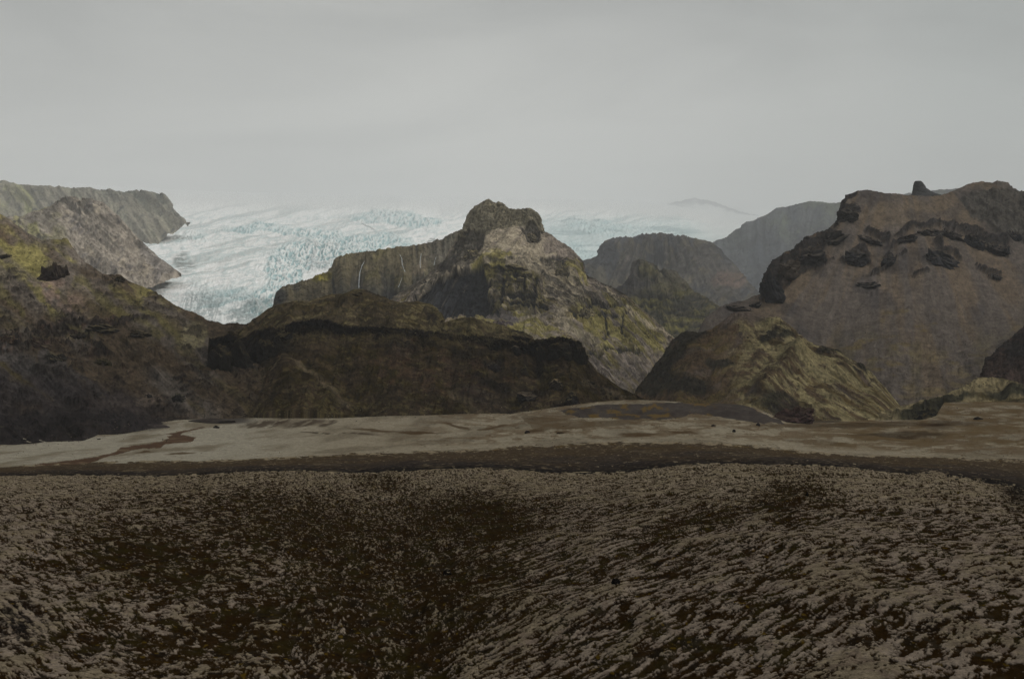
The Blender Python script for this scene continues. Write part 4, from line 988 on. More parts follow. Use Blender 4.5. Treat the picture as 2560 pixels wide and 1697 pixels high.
    for a in ((830, 1330, 330, 90, -8), (1000, 1480, 300, 130, 10), (700, 1570, 260, 90, 10), (960, 1640, 200, 70, 10), (1150, 1300, 200, 70), (1980, 1240, 90, 60), (1750, 1300, 150, 30, 14), (420, 1400, 220, 70, -10), (950, 1210, 60, 30)):
        hol = np.maximum(hol, ell(PX, PY, *a[:4], a[4] if len(a) > 4 else 0, .7))
    cover = -.08 - .42 * hol + .28 * big + .14 * sstep(1270, 1200, PY) + .06 * sstep(1500, 2100, PX) + .12 * sstep(400, 0, PX)
    bed = sstep(2480, 2560, PX + .5 * (1250 - PY)) * sstep(1330, 1200, PY)
    cover -= .5 * bed
    dens = mid * 1.0 + .5 * sml + .22 * fbm(X_ / .16, Y_ / .4, 79, 2, .7) + cover
    pm = sstep(-.14, .20, dens)
    fineh = fbm(X_ / .28, Y_ / .7, 66, 3, .6)
    # ---- plain relief
    wv = fbm(X_ / 60, Y_ / 110, 71, 4, .55)
    fold = fbm(X_ / 46 + .35 * Y_ / 46, Y_ / 90, 72, 4, .5, True)
    rt = sstep(900, 1400, PX)
    h = np.zeros_like(PX)
    fade_top = sstep(0, 10, PY - tp)
    h = h + (~heath) * (.5 * wv + rt * fade_top * 1.6 * fold * sstep(e2 - 2, e2 - 22, PY) + .25 * fbm(X_ / 5, Y_ / 12, 73, 3))
    hm = sstep(-6, 4, PY - e1)
    h = h + hm * (.07 * pm + .03 * mid + .02 * sml + .012 * fineh + .35 * big)
    s.P[..., 2] += h
    # ---- colours
    pale = S(147, 133, 118); pale2 = S(156, 142, 121); dk = S(46, 33, 17); dk2 = S(48, 40, 20); bl = S(32, 27, 22)
    c = base(PX.shape, dk)
    c = mix(c, dk2, sstep(-.1, .4, fbm(X_ / 2.2, Y_ / 5, 81, 4)))
    c = mix(c, S(50, 38, 20), .6 * sstep(.1, .6, fbm(X_ / 3.4, Y_ / 8, 82, 3)))
    c = mix(c, bl, .7 * sstep(.2, .6, fbm(X_ / 1.0, Y_ / 2.2, 83, 3)))
    c = mix(c, S(60, 54, 44), .8 * sstep(.35, .7, fbm(X_ / .8, Y_ / 2, 84, 3)) * .6)
    pc = mix(base(PX.shape, pale), pale2, sstep(1300, 1190, PY))
    pc = mix(pc, S(128, 116, 88), .5 * sstep(0, .5, big + .4 * fineh))
    pc = mix(pc, S(120, 104, 92), .6 * sstep(.1, .6, fbm(X_ / .9, Y_ / 2, 85, 3)))
    tiny = fbm(X_ / .13, Y_ / .34, 68, 2, .7)
    pc = pc * (1 + .22 * fineh + .22 * tiny)[..., None]
    c = mix(c, 0, 0) * (1 + .3 * fineh)[..., None]
    heath_c = c + (pc - c) * (pm * .96)[..., None]
    heath_c = mix(heath_c, S(30, 28, 28), .8 * np.clip(ell(PX, PY, 40, 1560, 60, 60, 0, .7) * sstep(.2, -.2, mid) + bed, 0, 1))
    yel = .6 * sstep(.84, .95, fbm(X_ / .7, Y_ / 1.6, 86, 2)) * (1 - pm)
    heath_c = mix(heath_c, S(120, 96, 30), .7 * yel)
    # band of brown gravel
    g = mix(base(PX.shape, S(76, 64, 49)), S(60, 54, 50), sstep(.2, .9, (PY - e2) / np.maximum(e1 - e2, 8) + .3 * fbm(X_ / 20, Y_ / 60, 91, 3)))
    g = mix(g, S(46, 44, 42), .8 * sstep(.78, .95, (PY - e2) / np.maximum(e1 - e2, 8) + .06 * fbm(X_ / 8, Y_ / 30, 92, 3)))
    g = mix(g, S(96, 78, 44), .6 * sstep(.3, .7, fbm(X_ / 10, Y_ / 40, 93, 4)) * sstep(.4, .0, (PY - e2) / np.maximum(e1 - e2, 8)))
    g = mix(g, S(104, 92, 72), .6 * sstep(.2, .6, fbm(PX / 90, PY / 6, 97, 4, .62)) * sstep(0, .4, fbm(X_ / 5, Y_ / 16, 98, 3)))
    g = mix(g, S(128, 114, 92), .8 * sstep(.5, .7, fbm(X_ / 2.2, Y_ / 9, 94, 3, .65)))
    g *= (.95 + .45 * fbm(X_ / 1.2, Y_ / 5, 95, 3, .65) - .35 * sstep(.5, 1, (PY - e2) / np.maximum(e1 - e2, 8)))[..., None]
    tb = (PY - e2) / np.maximum(e1 - e2, 8)
    g = mix(g, S(150, 136, 112), .85 * sstep(.12, .4, fbm(PX / 18, PY / 3.2, 140, 4, .66) + .9 * sstep(.22, -.02, tb) + .8 * sstep(.86, 1.02, tb) - .55))
    # the pale plain
    q = base(PX.shape, S(152, 142, 122))
    q = mix(q, S(164, 158, 142), .7 * sstep(900, 500, PX))
    q = mix(q, S(128, 118, 100), sstep(-.2, .5, fbm(X_ / 30, Y_ / 120, 101, 4)))
    q *= (.97 + .26 * fbm(X_ / 1.6, Y_ / 7, 102, 4, .7))[..., None]
    q = mix(q, S(84, 70, 50), .8 * sstep(.5, .75, fbm(X_ / 5, Y_ / 24, 120, 4, .62)) * sstep(700, 1300, PX) + .5 * sstep(.62, .8, fbm(X_ / 4, Y_ / 20, 121, 4, .62)))
    Xw, Yw = PX + 5 * fbm(PX / 26, PY / 9, 103, 3), PY + 2.0 * fbm(PX / 26, PY / 9, 104, 3)
    folds = sstep(.2, .6, fbm(PX / 60, PY / 7, 105, 4, .55, True) + .0) * sstep(820, 1250, PX) * sstep(e2 - 3, e2 - 18, PY)
    q = mix(q, S(98, 78, 54), .62 * folds)
    rr = sstep(1900, 2150, PX) * sstep(1130, 1110, PY)
    q = mix(q, S(96, 78, 50), .75 * rr * sstep(-.4, .3, fbm(PX / 70, PY / 6, 106, 4, .6)))
    q = mix(q, S(56, 42, 24), .8 * ell(Xw, Yw, 2250, 1088, 110, 7, 0) + .5 * ell(Xw, Yw, 2340, 1068, 40, 8, 0) + .6 * ell(Xw, Yw, 2200, 1062, 300, 7, 1))
    for cx_, cy_, rx_, ry_, an in ((1060, 1083, 60, 2.5, 0), (930, 1075, 60, 3, -4), (1140, 1066, 40, 3, -12), (1340, 1079, 20, 3, 0), (1230, 1070, 40, 3, 10), (1700, 1083, 50, 4, -6), (1600, 1086, 50, 3, 0), (1400, 1083, 18, 4, 0), (1040, 1081, 50, 3, 0), (450, 1134, 36, 2.5, 3), (360, 1129, 26, 1.6, 3)):
        q = mix(q, S(80, 62, 40), .85 * ell(Xw, Yw, cx_, cy_, rx_, ry_, an))
    # eroded dark edges of the gravel bank
    for cx_, cy_, rx_, ry_, an in ((660, 1060, 60, 9, 4), (760, 1058, 50, 7, 10), (700, 1054, 30, 6, 20), (820, 1058, 24, 6, 14), (800, 1082, 50, 2.6, -5), (900, 1084, 50, 2, -2)):
        q = mix(q, S(70, 58, 46), .85 * ell(Xw, Yw, cx_, cy_, rx_, ry_, an) * sstep(-.5, .2, fbm(PX / 12 + PY / 6, PY / 8, 107, 3)))
    # charcoal mound in front of the gorge
    md = poly(Xw, Yw, [(1400, 1030), (1440, 1018), (1500, 1015), (1620, 1012), (1700, 1004), (1800, 1000), (1860, 1008), (1900, 1030), (1945, 1050), (1960, 1062), (1880, 1060), (1800, 1042), (1730, 1038), (1680, 1050), (1560, 1052), (1470, 1045), (1420, 1040)]).astype(np.float32)
    q = mix(q, S(64, 58, 56) * 1.0, .92 * md)
    q *= (1 + .35 * md * fbm(PX / 20, PY / 5, 130, 4, .65))[..., None]
    q = mix(q, S(110, 88, 40), .75 * md * sstep(.1, .5, fbm(PX / 26, PY / 10, 108, 4, .6)) * sstep(1800, 1760, PX) + 0 * md)
    md2 = poly(Xw, Yw, [(1340, 1080), (1300, 1040), (1350, 1045), (1500, 1055), (1600, 1050), (1700, 1052), (1560, 1060)]).astype(np.float32)
    q = mix(q, S(90, 74, 52), .6 * md2)
    q = mix(q, S(60, 56, 56), .8 * np.clip(ell(Xw, Yw, 370, 1062, 40, 12, 0) + ell(Xw, Yw, 560, 1050, 70, 9, 0), 0, 1))
    # the dry stream bed
    bedp = [(60, 1172), (90, 1158), (170, 1150), (240, 1140), (290, 1128), (300, 1117), (380, 1108), (410, 1099), (425, 1093), (418, 1089), (440, 1086), (470, 1089), (492, 1092), (480, 1103), (450, 1106), (412, 1109), (400, 1118), (340, 1123), (300, 1133), (255, 1145), (230, 1156), (200, 1172)]
    bed2 = [(408, 1086), (440, 1077), (480, 1071), (508, 1066), (512, 1068), (470, 1077), (455, 1083), (448, 1087)]
    bx, by = PX + 4 * fbm(PX / 20, PY / 6, 109, 3), PY + 1.2 * fbm(PX / 20, PY / 6, 110, 3)
    riv = (poly(bx, by, bedp) | poly(bx, by, bed2)) & plain
    rc = base(PX.shape, S(92, 72, 56)) * (1 + .2 * fbm(X_ / 4, Y_ / 14, 111, 3, .6))[..., None]
    rc = mix(rc, S(130, 114, 92), .7 * sstep(.45, .8, fbm(PX / 50, PY / 3, 112, 3)))
    dep = .6 * riv
    s.P[..., 2] -= dep
    dist_gain = .69
    COL = np.where(heath[..., None], heath_c * .58, np.where(band[..., None], g * .68, np.where(riv[..., None], rc * .62, q * dist_gain)))
    COL = np.clip(COL, .003, .9)
    # one continuous sheet, split along its natural borders
    top, bot = s.P[0], s.P[-1]
    rb = []
    for t in (1.0, .5, .12):
        k = top.copy(); f_ = (top[:, 1] + 160 * t) / top[:, 1]
        k[:, 0] *= f_; k[:, 1] += 160 * t; k[:, 2] = top[:, 2] * (1 - t) + -70 * t
        rb.append(k)
    P = np.concatenate([np.stack(rb), s.P], 0)
    K = np.concatenate([np.repeat(COL[:1], 3, 0), COL], 0)
    def fm(mask):
        m_ = mask[:-1, :-1]
        return np.concatenate([np.repeat(m_[:1] * 0, 3, 0).astype(bool), m_], 0)
    mh, mb, mr = fm(heath), fm(band), fm(riv)
    tag(mesh_grid('heath_ground', P, K, mat_terrain('heath', .25, bump=.8, var=.3), mh), kind='structure')
    tag(mesh_grid('gravel_ground', P, K, mat_terrain('gravel', 1.2, var=.3), mb), kind='structure')
    tag(mesh_grid('dry_stream_bed', P, K, mat_terrain('stream_gravel', 1.6), mr), kind='structure')
    tag(mesh_grid('ground', P, K, mat_terrain('pale_moss', 1.6, var=.16), ~(mh | mb | mr)), kind='structure')
    # low wide base sheet that carries everything out to the horizon
    n = 60
    xx = np.linspace(-1, 1, n); g_ = np.sign(xx) * np.abs(xx) ** 2.2 * 130000
    GX, GY = np.meshgrid(g_, g_ + 2000)
    near = np.exp(-((GX / 900) ** 2 + ((GY) / 900) ** 2))
    GP = np.stack([GX, GY, -74 + 0 * near], -1)
    tag(mesh_grid('terrain', GP, base(GX.shape, S(60, 52, 42)), mat_terrain('outwash', 8.0)), kind='structure')
    return s


left_hill()
left_plateau()
glacier()
waterfall_cliff()
centre_mountain()
back_hills()
right_mountain()
mossy_spur()
front_hill()
G = ground()

# =================================================================== THINGS STANDING ON THE LAND
bpy.context.view_layer.update()
DG = bpy.context.evaluated_depsgraph_get()
from mathutils import Vector, noise as mnoise


def hit(px, py):
    x, y, z = world_pt(px, py, 100.0)
    v = Vector((float(x), 100.0, float(z))).normalized()
    ok, loc, nor, i, ob, mtx = sc.ray_cast(DG, Vector((0, 0, 0)), v)
    return loc if ok else None


_rockmat = mat_terrain('boulder_rock', 1.0, var=.35)


def rock(name, label, cat, px, py, w, h, seed, col=(62, 56, 50), top=None, rough=.35, spiky=0, tilt=0, depth=.8, group=None, gain=.75, sub=4):
    """px, py: where its base meets the land; w, h: its size in photo pixels there"""
    import bmesh
    p = hit(px, py)
    if p is None:
        return
    k = p.y / F
    W, H, D = w * k, h * k, w * k * depth
    bm = bmesh.new()
    bmesh.ops.create_icosphere(bm, subdivisions=sub, radius=1)
    off = Vector((seed * 7.13, seed * 3.7, seed * 1.9))
    r_ = random.Random(seed)
    planes = [(Vector((r_.uniform(-1, 1), r_.uniform(-1, 1), r_.uniform(-.3, 1))).normalized(), r_.uniform(.62, .92)) for _ in range(16)]
    for v in bm.verts:
        d = v.co.normalized()
        q = d.copy()
        for n_, c_ in planes:           # chip flat faces off the block
            t = q.dot(n_)
            if t > c_: q -= n_ * (t - c_)
        f = 1 + rough * (mnoise.fractal(d * 1.4 + off, 1, 2, 3) * .8)
        q *= f
        c_ = d * 5 + off
        q += d * .22 * rough * mnoise.cell(c_ + Vector((0, 0, .4 * mnoise.noise(c_)))) - d * .11 * rough
        if spiky:
            sx = q.x * 4.2 + seed
            q.z += spiky * max(0, q.z + .2) * (abs(mnoise.noise(Vector((sx, q.y * 2.5, seed)))) * 2.2 - .35 + .5 * mnoise.noise(Vector((sx * 3.1, q.y * 5, seed))))
        v.co = q
    ca, sa = math.cos(math.radians(tilt)), math.sin(math.radians(tilt))
    for v in bm.verts:
        x, y, z = v.co.x * W * .5, v.co.y * D * .5, v.co.z * H * .72 + H * (.22 if cat == 'boulder' or h > 40 else .02)
        v.co = Vector((x * ca - z * sa, y, x * sa + z * ca))
    bm.normal_update()
    me = bpy.data.meshes.new(name)
    lay = bm.verts.layers.float_color.new('tint')
    cb = S(*col) * gain; ct = S(*(top or col)) * gain
    for v in bm.verts:
        t = max(0, min(1, (v.normal.z - .55) * 4)) if top else 0
        n_ = 1 + .45 * mnoise.fractal(v.co / (W * .12) + off, 1, 2, 4)
        c_ = (cb * (1 - t) + ct * t) * max(.3, n_)
        v[lay] = (float(c_[0]), float(c_[1]), float(c_[2]), 1)
    bm.to_mesh(me); bm.free()
    me.materials.append(_rockmat)
    o = bpy.data.objects.new(name, me)
    o.location = p
    o.rotation_euler = (0, 0, math.atan2(-p.x, p.y))
    sc.collection.objects.link(o)
    tag(o, label, cat, group)
    return o


GB = 'boulders lying on the table hill'
rock('boulder', 'rounded mossy boulder alone below the cliff of the dark table hill', 'boulder', 1310, 936, 26, 22, 1, (58, 52, 44), (100, 90, 58), group=GB)
rock('boulder', 'large pale-topped leaning boulder above the black-sided one on the table hill', 'boulder', 1392, 972, 40, 26, 2, (52, 46, 40), (128, 112, 84), tilt=-14, group=GB)
rock('boulder', 'biggest black-sided boulder with grey right face at the table hill foot', 'boulder', 1432, 1012, 44, 38, 3, (44, 40, 38), (108, 96, 70), group=GB)
rock('boulder', 'dark angular rock half sunk in the middle of the table hill slope', 'boulder', 1232, 922, 36, 20, 4, (50, 46, 46), (84, 74, 62), tilt=-12, group=GB)
rock('boulder', 'long low dark rock just left of the two big boulders', 'boulder', 1322, 998, 70, 20, 5, (48, 44, 42), (84, 74, 62), tilt=-6, group=GB)
rock('boulder', 'small mossy boulder low on the slope below the reddish scree', 'boulder', 1103, 996, 17, 9, 6, (56, 50, 40), (104, 94, 60), group=GB)
rock('boulder', 'flat black slab under the steep right shoulder of the table hill', 'boulder', 1478, 958, 22, 8, 7, (36, 34, 32), (70, 62, 44), group=GB)
rock('boulder', 'small brown block beside the ravine on the table hill', 'boulder', 1165, 976, 14, 9, 8, (78, 66, 54), group=GB)
rock('boulder', 'heap of broken dark rock where the two slopes meet', 'boulder', 446, 1002, 34, 24, 9, (48, 46, 44), (96, 90, 76), rough=.6, group=GB)
rock('boulder', 'small dark rock in the gully left of the rock heap', 'boulder', 372, 992, 20, 9, 10, (44, 42, 40), group=GB)
GP = 'dark rocks scattered on the pale plain'
rock('boulder', 'low black rock on pale moss right of the stream bed head', 'boulder', 540, 1070, 17, 8, 11, (40, 36, 32), group=GP)
rock('boulder', 'tiny flat dark rock on the pale plain above the stream bed', 'boulder', 247, 1098, 10, 3, 12, (44, 38, 32), group=GP)
rock('boulder', 'low dark rock in the plain below the biggest boulders', 'boulder', 1317, 1083, 17, 8, 13, (44, 38, 34), group=GP)
rock('boulder', 'upright black block standing on the hummocky plain', 'boulder', 1835, 1080, 11, 9, 14, (36, 32, 30), group=GP)
rock('boulder', 'low dark rock at the tip of the charcoal mound', 'boulder', 1784, 1065, 13, 5, 15, (44, 38, 34), group=GP)
rock('boulder', 'dark rock under the reddish outcrop at the mossy spur foot', 'boulder', 1895, 1064, 15, 7, 16, (40, 36, 34), group=GP)
rock('boulder', 'pair of fused dark rocks on the terraced plain under the moraine', 'boulder', 2444, 1048, 24, 7, 17, (40, 36, 30), group=GP)
rock('boulder', 'dark rock low on the plain left of the mustard mound', 'boulder', 1400, 1083, 20, 4, 18, (62, 50, 38), group=GP)
GH = 'rocks in the foreground heath'
rock('boulder', 'black rock with a pale lichen cap in the dark hollow of the heath', 'boulder', 1117, 1436, 24, 19, 19, (34, 30, 28), (150, 138, 116), group=GH, sub=4)
rock('boulder', 'small black tilted rock on the streaky moss slope', 'boulder', 1540, 1458, 24, 16, 20, (26, 24, 22), tilt=35, group=GH)
rock('boulder', 'little pale-topped stone in the brown hollow left of the lichen-capped rock', 'boulder', 976, 1458, 22, 8, 21, (40, 36, 32), (120, 108, 92), group=GH)
rock('boulder', 'dark upright stone near the top edge of the heath slope', 'boulder', 2018, 1240, 9, 13, 22, (30, 28, 24), group=GH)

GM = 'gravel mounds at the plain edge'
rock('gravel_mound', 'charcoal gravel mound above the head of the stream bed', 'mound', 384, 1068, 84, 16, 31, (62, 56, 54), rough=.12, depth=.7, group=GM)
rock('gravel_mound', 'long low charcoal mound under the table hill left foot', 'mound', 530, 1056, 130, 14, 32, (60, 54, 50), rough=.15, depth=.6, group=GM)

GO = 'rock outcrops on the slopes'
rock('rock_outcrop', 'jagged dark crag on the mossy shoulder of the left hill', 'crag', 137, 696, 72, 40, 41, (62, 52, 50), (84, 76, 60), rough=.5, spiky=.7, group=GO)
rock('rock_outcrop', 'small dark crag on the left hill skyline above the glacier', 'crag', 300, 702, 36, 16, 42, (60, 54, 46), (84, 78, 50), rough=.45, spiky=.4, group=GO)
rock('rock_outcrop', 'little rock knob on the summit of the brown dome hill', 'crag', 893, 738, 30, 13, 43, (56, 48, 38), (84, 74, 54), rough=.35, group=GO)
rock('rock_outcrop', 'hard-edged dark slab ledge on the gap beside the right butte', 'crag', 1305, 846, 58, 14, 44, (44, 38, 34), (90, 80, 62), rough=.25, tilt=-16, group=GO)
rock('rock_outcrop', 'square block of columns in the rim cliff of the table hill', 'crag', 1288, 884, 44, 28, 45, (40, 38, 36), (96, 84, 66), rough=.2, depth=.5, group=GO)
rock('rock_outcrop', 'reddish broken outcrop at the foot of the mossy spur', 'crag', 1990, 1056, 104, 44, 46, (78, 60, 58), (70, 56, 48), rough=.6, spiky=.2, group=GO)
rock('rock_outcrop', 'black crag buried in the foot of the pale moraine', 'crag', 2322, 1044, 70, 30, 47, (38, 38, 34), (74, 66, 44), rough=.55, spiky=.3, group=GO)
GT = 'cliff blocks of the table hill rim'
for (lab, px, py, w, h, sd, sp, ti) in (
    ('square-edged black cliff block ending the table hill towards the left hill', 549, 918, 66, 74, 81, 0, 0),
    ('rounded black buttress beside the square-edged end block', 604, 918, 66, 74, 82, .15, 6),
    ('broken dark block with pink scree above it, third from the cliff end', 664, 892, 62, 50, 83, .2, -10),
    ('dark rock step where the rim rises to the top of the table', 716, 850, 60, 26, 84, .2, 10),
    ('dark hooked crag at the lip of the ravine left of the butte', 1352, 902, 26, 50, 85, .1, 8),
    ('flat-topped cliff face forming the middle of the right butte', 1400, 890, 70, 42, 86, 0, 0),
    ('steep end face of the right butte above the gorge', 1444, 904, 42, 52, 87, 0, -8),
):
    rock('rock_outcrop', lab, 'crag', px, py, w, h, sd, (40, 37, 33), (78, 68, 48), rough=.35, spiky=sp, tilt=ti, group=GT, gain=.7, depth=.6)
GR = 'crags of the scree mountain'
for (lab, px, py, w, h, sd, sp, ti, col) in (
    ('sagging dark crag left of the curved rock rib', 2178, 604, 75, 19, 51, 0.24, -24, (56, 54, 54)),
    ('low dark left end of the curved rock rib', 2262, 602, 75, 19, 52, 0.28, 22, (54, 52, 52)),
    ('rounded hump in the middle of the curved rock rib', 2318, 584, 80, 19, 53, 0.32, 6, (56, 54, 54)),
    ('toothed piece of the rib beside its highest fin', 2372, 592, 70, 23, 54, 0.44, -10, (54, 52, 52)),
    ('tallest pointed fin of the curved rock rib', 2432, 614, 67, 41, 55, 0.48, -12, (50, 50, 52)),
    ('broad broken crag ending the rib on its low side', 2492, 628, 77, 36, 56, 0.4, -18, (52, 52, 54)),
    ('sharp black fin beneath the upper right cliffs', 2534, 598, 42, 32, 57, 0.4, 30, (48, 50, 54)),
    ('triangular crag with a long tail below the rib', 2350, 652, 105, 39, 58, 0.2, -16, (54, 54, 56)),
    ('wedge of dark rock below the sagging crag', 2140, 650, 80, 34, 59, 0.2, 14, (54, 54, 56)),
    ('small dark fang on the gully left of the triangular crag', 2220, 654, 42, 21, 60, 0.28, 30, (52, 52, 54)),
    ('dark lens-shaped overhang alone in the smooth scree', 2172, 714, 72, 13, 61, 0.04, 0, (44, 46, 48)),
    ('small scattered crag low under the tail of the triangular one', 2488, 692, 42, 10, 62, 0.32, -20, (54, 52, 52)),
    ('black cliff block at the bottom of the left skyline', 1936, 740, 62, 68, 63, 0.12, 20, (46, 46, 48)),
    ('tan-stained crag standing above the black cliff block', 1972, 688, 75, 41, 64, 0.28, 38, (70, 62, 54)),
    ('ragged dark crag halfway along the left skyline', 2024, 648, 95, 39, 65, 0.28, 34, (52, 50, 50)),
    ('blunt crag at the upper end of the left skyline', 2082, 600, 82, 27, 66, 0.2, 28, (54, 52, 50)),
    ('dark square cliff under the left summit corner', 2118, 542, 62, 30, 67, 0.12, 10, (54, 52, 50)),
    ('small black step on the ridge above the mossy spur', 1842, 770, 80, 14, 68, 0.12, -4, (44, 42, 42)),
    ('tiny dark ledge at the join of ridge and scree', 1884, 766, 42, 12, 69, 0.2, 24, (48, 46, 46)),
):
    rock('rock_outcrop', lab, 'crag', px, py, w, h, sd, col, (84, 76, 68), rough=.5, spiky=sp, tilt=ti, group=GR, gain=.95)
GL = 'rock ledges of the left hill'
for (lab, px, py, w, h, sd, sp, ti, col) in (
    ('long dark ledge in the middle of the left hill face', 262, 826, 100, 22, 101, .1, -3, (46, 42, 38)),
    ('second, shorter dark ledge running right from the long one', 350, 838, 54, 14, 102, .1, -4, (48, 44, 38)),
    ('humped dark crag just below the long dark ledge', 196, 846, 52, 20, 103, .2, -6, (46, 42, 40)),
    ('reddish broken rock step at the left edge of the hill face', 26, 856, 66, 30, 104, .4, -14, (78, 62, 54)),
    ('pinkish rubble step right of the reddish broken one', 104, 864, 70, 24, 105, .4, -16, (80, 66, 60)),
    ('dark jagged step above the grey scree fan', 150, 900, 70, 20, 106, .3, -30, (48, 46, 44)),
    ('olive-streaked crag low under the pale mossy patch', 262, 912, 44, 18, 107, .2, -20, (54, 50, 36)),
    ('small black notch of rock under the mossy crest', 14, 644, 44, 12, 108, .2, -4, (44, 40, 36)),
):
    rock('rock_outcrop', lab, 'crag', px, py, w, h, sd, col, (80, 72, 54), rough=.7, spiky=sp, tilt=ti, group=GL, gain=.95, depth=.6)
GC = 'ledges of the centre mountain'
for (lab, px, py, w, h, sd, sp, ti) in (
    ('pale flat-topped ledge block above the mossy cliffs', 1320, 688, 26, 9, 71, 0, 0),
    ('smaller pale block left of the flat-topped ledge block', 1300, 698, 20, 10, 72, 0, 8),
    ('dark crag low on the left shoulder of the summit block', 1178, 640, 50, 24, 73, .2, 24),
    ('black notch crag under the right corner of the summit block', 1330, 600, 40, 22, 74, .1, -40),
    ('tall grey crag at the left foot of the summit block', 1158, 602, 26, 30, 75, .2, 10),
    ('cracked grey buttress at the end of the right shoulder', 1404, 690, 40, 40, 76, .4, 0),
    ('short dark brow of rock above the mossy terrace', 1290, 668, 60, 9, 77, .4, -6),
    ('purple-grey layered outcrop at the moss field foot', 1256, 812, 50, 20, 78, .3, -8),
    ('knobby mossy outcrop in the middle of the right slope', 1466, 790, 54, 24, 79, .7, 20),
):
    rock('rock_outcrop', lab, 'crag', px, py, w, h, sd, (92, 86, 74) if sd != 78 else (96, 86, 92), (140, 128, 96), rough=.45, spiky=sp, tilt=ti, group=GC, gain=.95)


def rock_pillar():
    """lone tower of rock on the right skyline"""
    d = 3700.0
    prof = [(500, 2262, 2362), (490, 2276, 2356), (484, 2280, 2338), (478, 2281, 2326), (470, 2282, 2315), (462, 2283.5, 2310), (456, 2285, 2306), (453, 2288, 2303)]
    n = 28; V = []; C = []
    mid0 = np.array(world_pt(2300, 490, d))
    fine = []
    for a, b in zip(prof[:-1], prof[1:]):
        for t in np.linspace(0, 1, 4, endpoint=False):
            fine.append(tuple(a[i] * (1 - t) + b[i] * t for i in range(3)))
    fine.append(prof[-1])
    for j, (y, l, r) in enumerate(fine):
        xl, _, z = world_pt(l, y, d); xr = world_pt(r, y, d)[0]
        cx_, hw = (xl + xr) / 2, (xr - xl) / 2
        for i in range(n):
            a = 2 * math.pi * i / n
            k = 1 + .10 * mnoise.fractal(Vector((math.cos(a) * 2, math.sin(a) * 2, y / 9)), 1, 2, 4)
            V.append((cx_ + hw * k * math.cos(a) - mid0[0], hw * k * .8 * math.sin(a), z - mid0[2]))
            g = .8 + .3 * mnoise.noise(Vector((math.cos(a) * 4, math.sin(a) * 4, y / 4)))
            C.append(S(74, 74, 74) * g)
    Fc = []
    for j in range(len(fine) - 1):
        for i in range(n):
            Fc.append((j * n + i, j * n + (i + 1) % n, (j + 1) * n + (i + 1) % n, (j + 1) * n + i))
    Fc.append(tuple(range((len(fine) - 1) * n, len(fine) * n)))
    me = bpy.data.meshes.new('rock_pillar'); me.from_pydata(V, [], Fc); me.update()
    at = me.color_attributes.new('tint', 'FLOAT_COLOR', 'POINT')
    at.data.foreach_set('color', np.concatenate([np.array(C), np.ones((len(C), 1))], 1).astype(np.float32).ravel())
    me.materials.append(_rockmat)
    o = bpy.data.objects.new('rock_pillar', me); o.location = mid0
    sc.collection.objects.link(o)
    tag(o, 'lone square-topped rock tower on the skyline of the scree mountain', 'rock pillar')


rock_pillar()


def waterfall(label, pts, w):
    P = [hit(x, y) for x, y in pts]
    P = [p for p in P if p is not None]
    # subdivide and waver a little
    Q = []
    for a, b in zip(P[:-1], P[1:]):
        for t in (0, .25, .5, .75):
            Q.append(a.lerp(b, t))
    Q.append(P[-1])
    o0 = Q[0].copy()
    V, Fc = [], []
    m_ = 8
    for j, q in enumerate(Q):
        k = q.y / F
        c = q * (1 - 9.0 / q.length) - o0
        c.x += .5 * k * mnoise.noise(Vector((j * .9, w, 3)))
        r = w * k * .5 * (.8 + .5 * mnoise.noise(Vector((j * .7, 1.3, w * 5))) + .25 * (j / len(Q)))
        for i in range(m_):
            a = 2 * math.pi * i / m_
            V.append((c.x + r * math.cos(a), c.y + r * .5 * math.sin(a), c.z))
        if j:
            for i in range(m_):
                Fc.append(((j - 1) * m_ + i, (j - 1) * m_ + (i + 1) % m_, j * m_ + (i + 1) % m_, j * m_ + i))
    me = bpy.data.meshes.new('waterfall'); me.from_pydata(V, [], Fc); me.update()
    me.materials.append(_water)
    o = bpy.data.objects.new('waterfall', me); o.location = o0
    sc.collection.objects.link(o)
    tag(o, label, 'waterfall', 'waterfalls on the cliff under the glacier')


_water = bpy.data.materials.new('falling_water'); _water.use_nodes = True
_b = _water.node_tree.nodes['Principled BSDF']; _b.inputs['Base Color'].default_value = (.52, .56, .58, 1); _b.inputs['Roughness'].default_value = .5
waterfall('tallest and brightest waterfall, first on the cliff beside the glacier snout', [(911, 653), (905, 664), (900, 680), (898, 695), (897.5, 708), (897, 720)], 1.5)
waterfall('bent waterfall in the middle of the cliff with a kink to the right', [(1000, 637), (1004.5, 646), (1005.5, 660), (1009, 671), (1013, 680)], 1.3)
waterfall('broken thin waterfall below the bent one', [(1005, 694), (1001, 706), (996, 718)], .8)
waterfall('short straight waterfall between the bent one and the slanting one', [(1053, 634), (1051.5, 645), (1050, 656), (1051, 670)], 1.1)
waterfall('faint slanting waterfall nearest the centre mountain', [(1090, 643), (1087, 653), (1085, 663)], .9)


# =================================================================== TWO WALKERS
def cloth_mat(name, c):
    m = bpy.data.materials.new(name); m.use_nodes = True
    b = m.node_tree.nodes['Principled BSDF']; b.inputs['Roughness'].default_value = .85
    n = m.node_tree.nodes.new('ShaderNodeTexNoise'); n.inputs['Scale'].default_value = 9
    mx = m.node_tree.nodes.new('ShaderNodeMix'); mx.data_type = 'RGBA'
    mx.inputs[6].default_value = (*(S(*c) * .8), 1); mx.inputs[7].default_value = (*(S(*c) * 1.2), 1)
    m.node_tree.links.new(n.outputs[0], mx.inputs[0]); m.node_tree.links.new(mx.outputs[2], b.inputs['Base Color'])
    return m


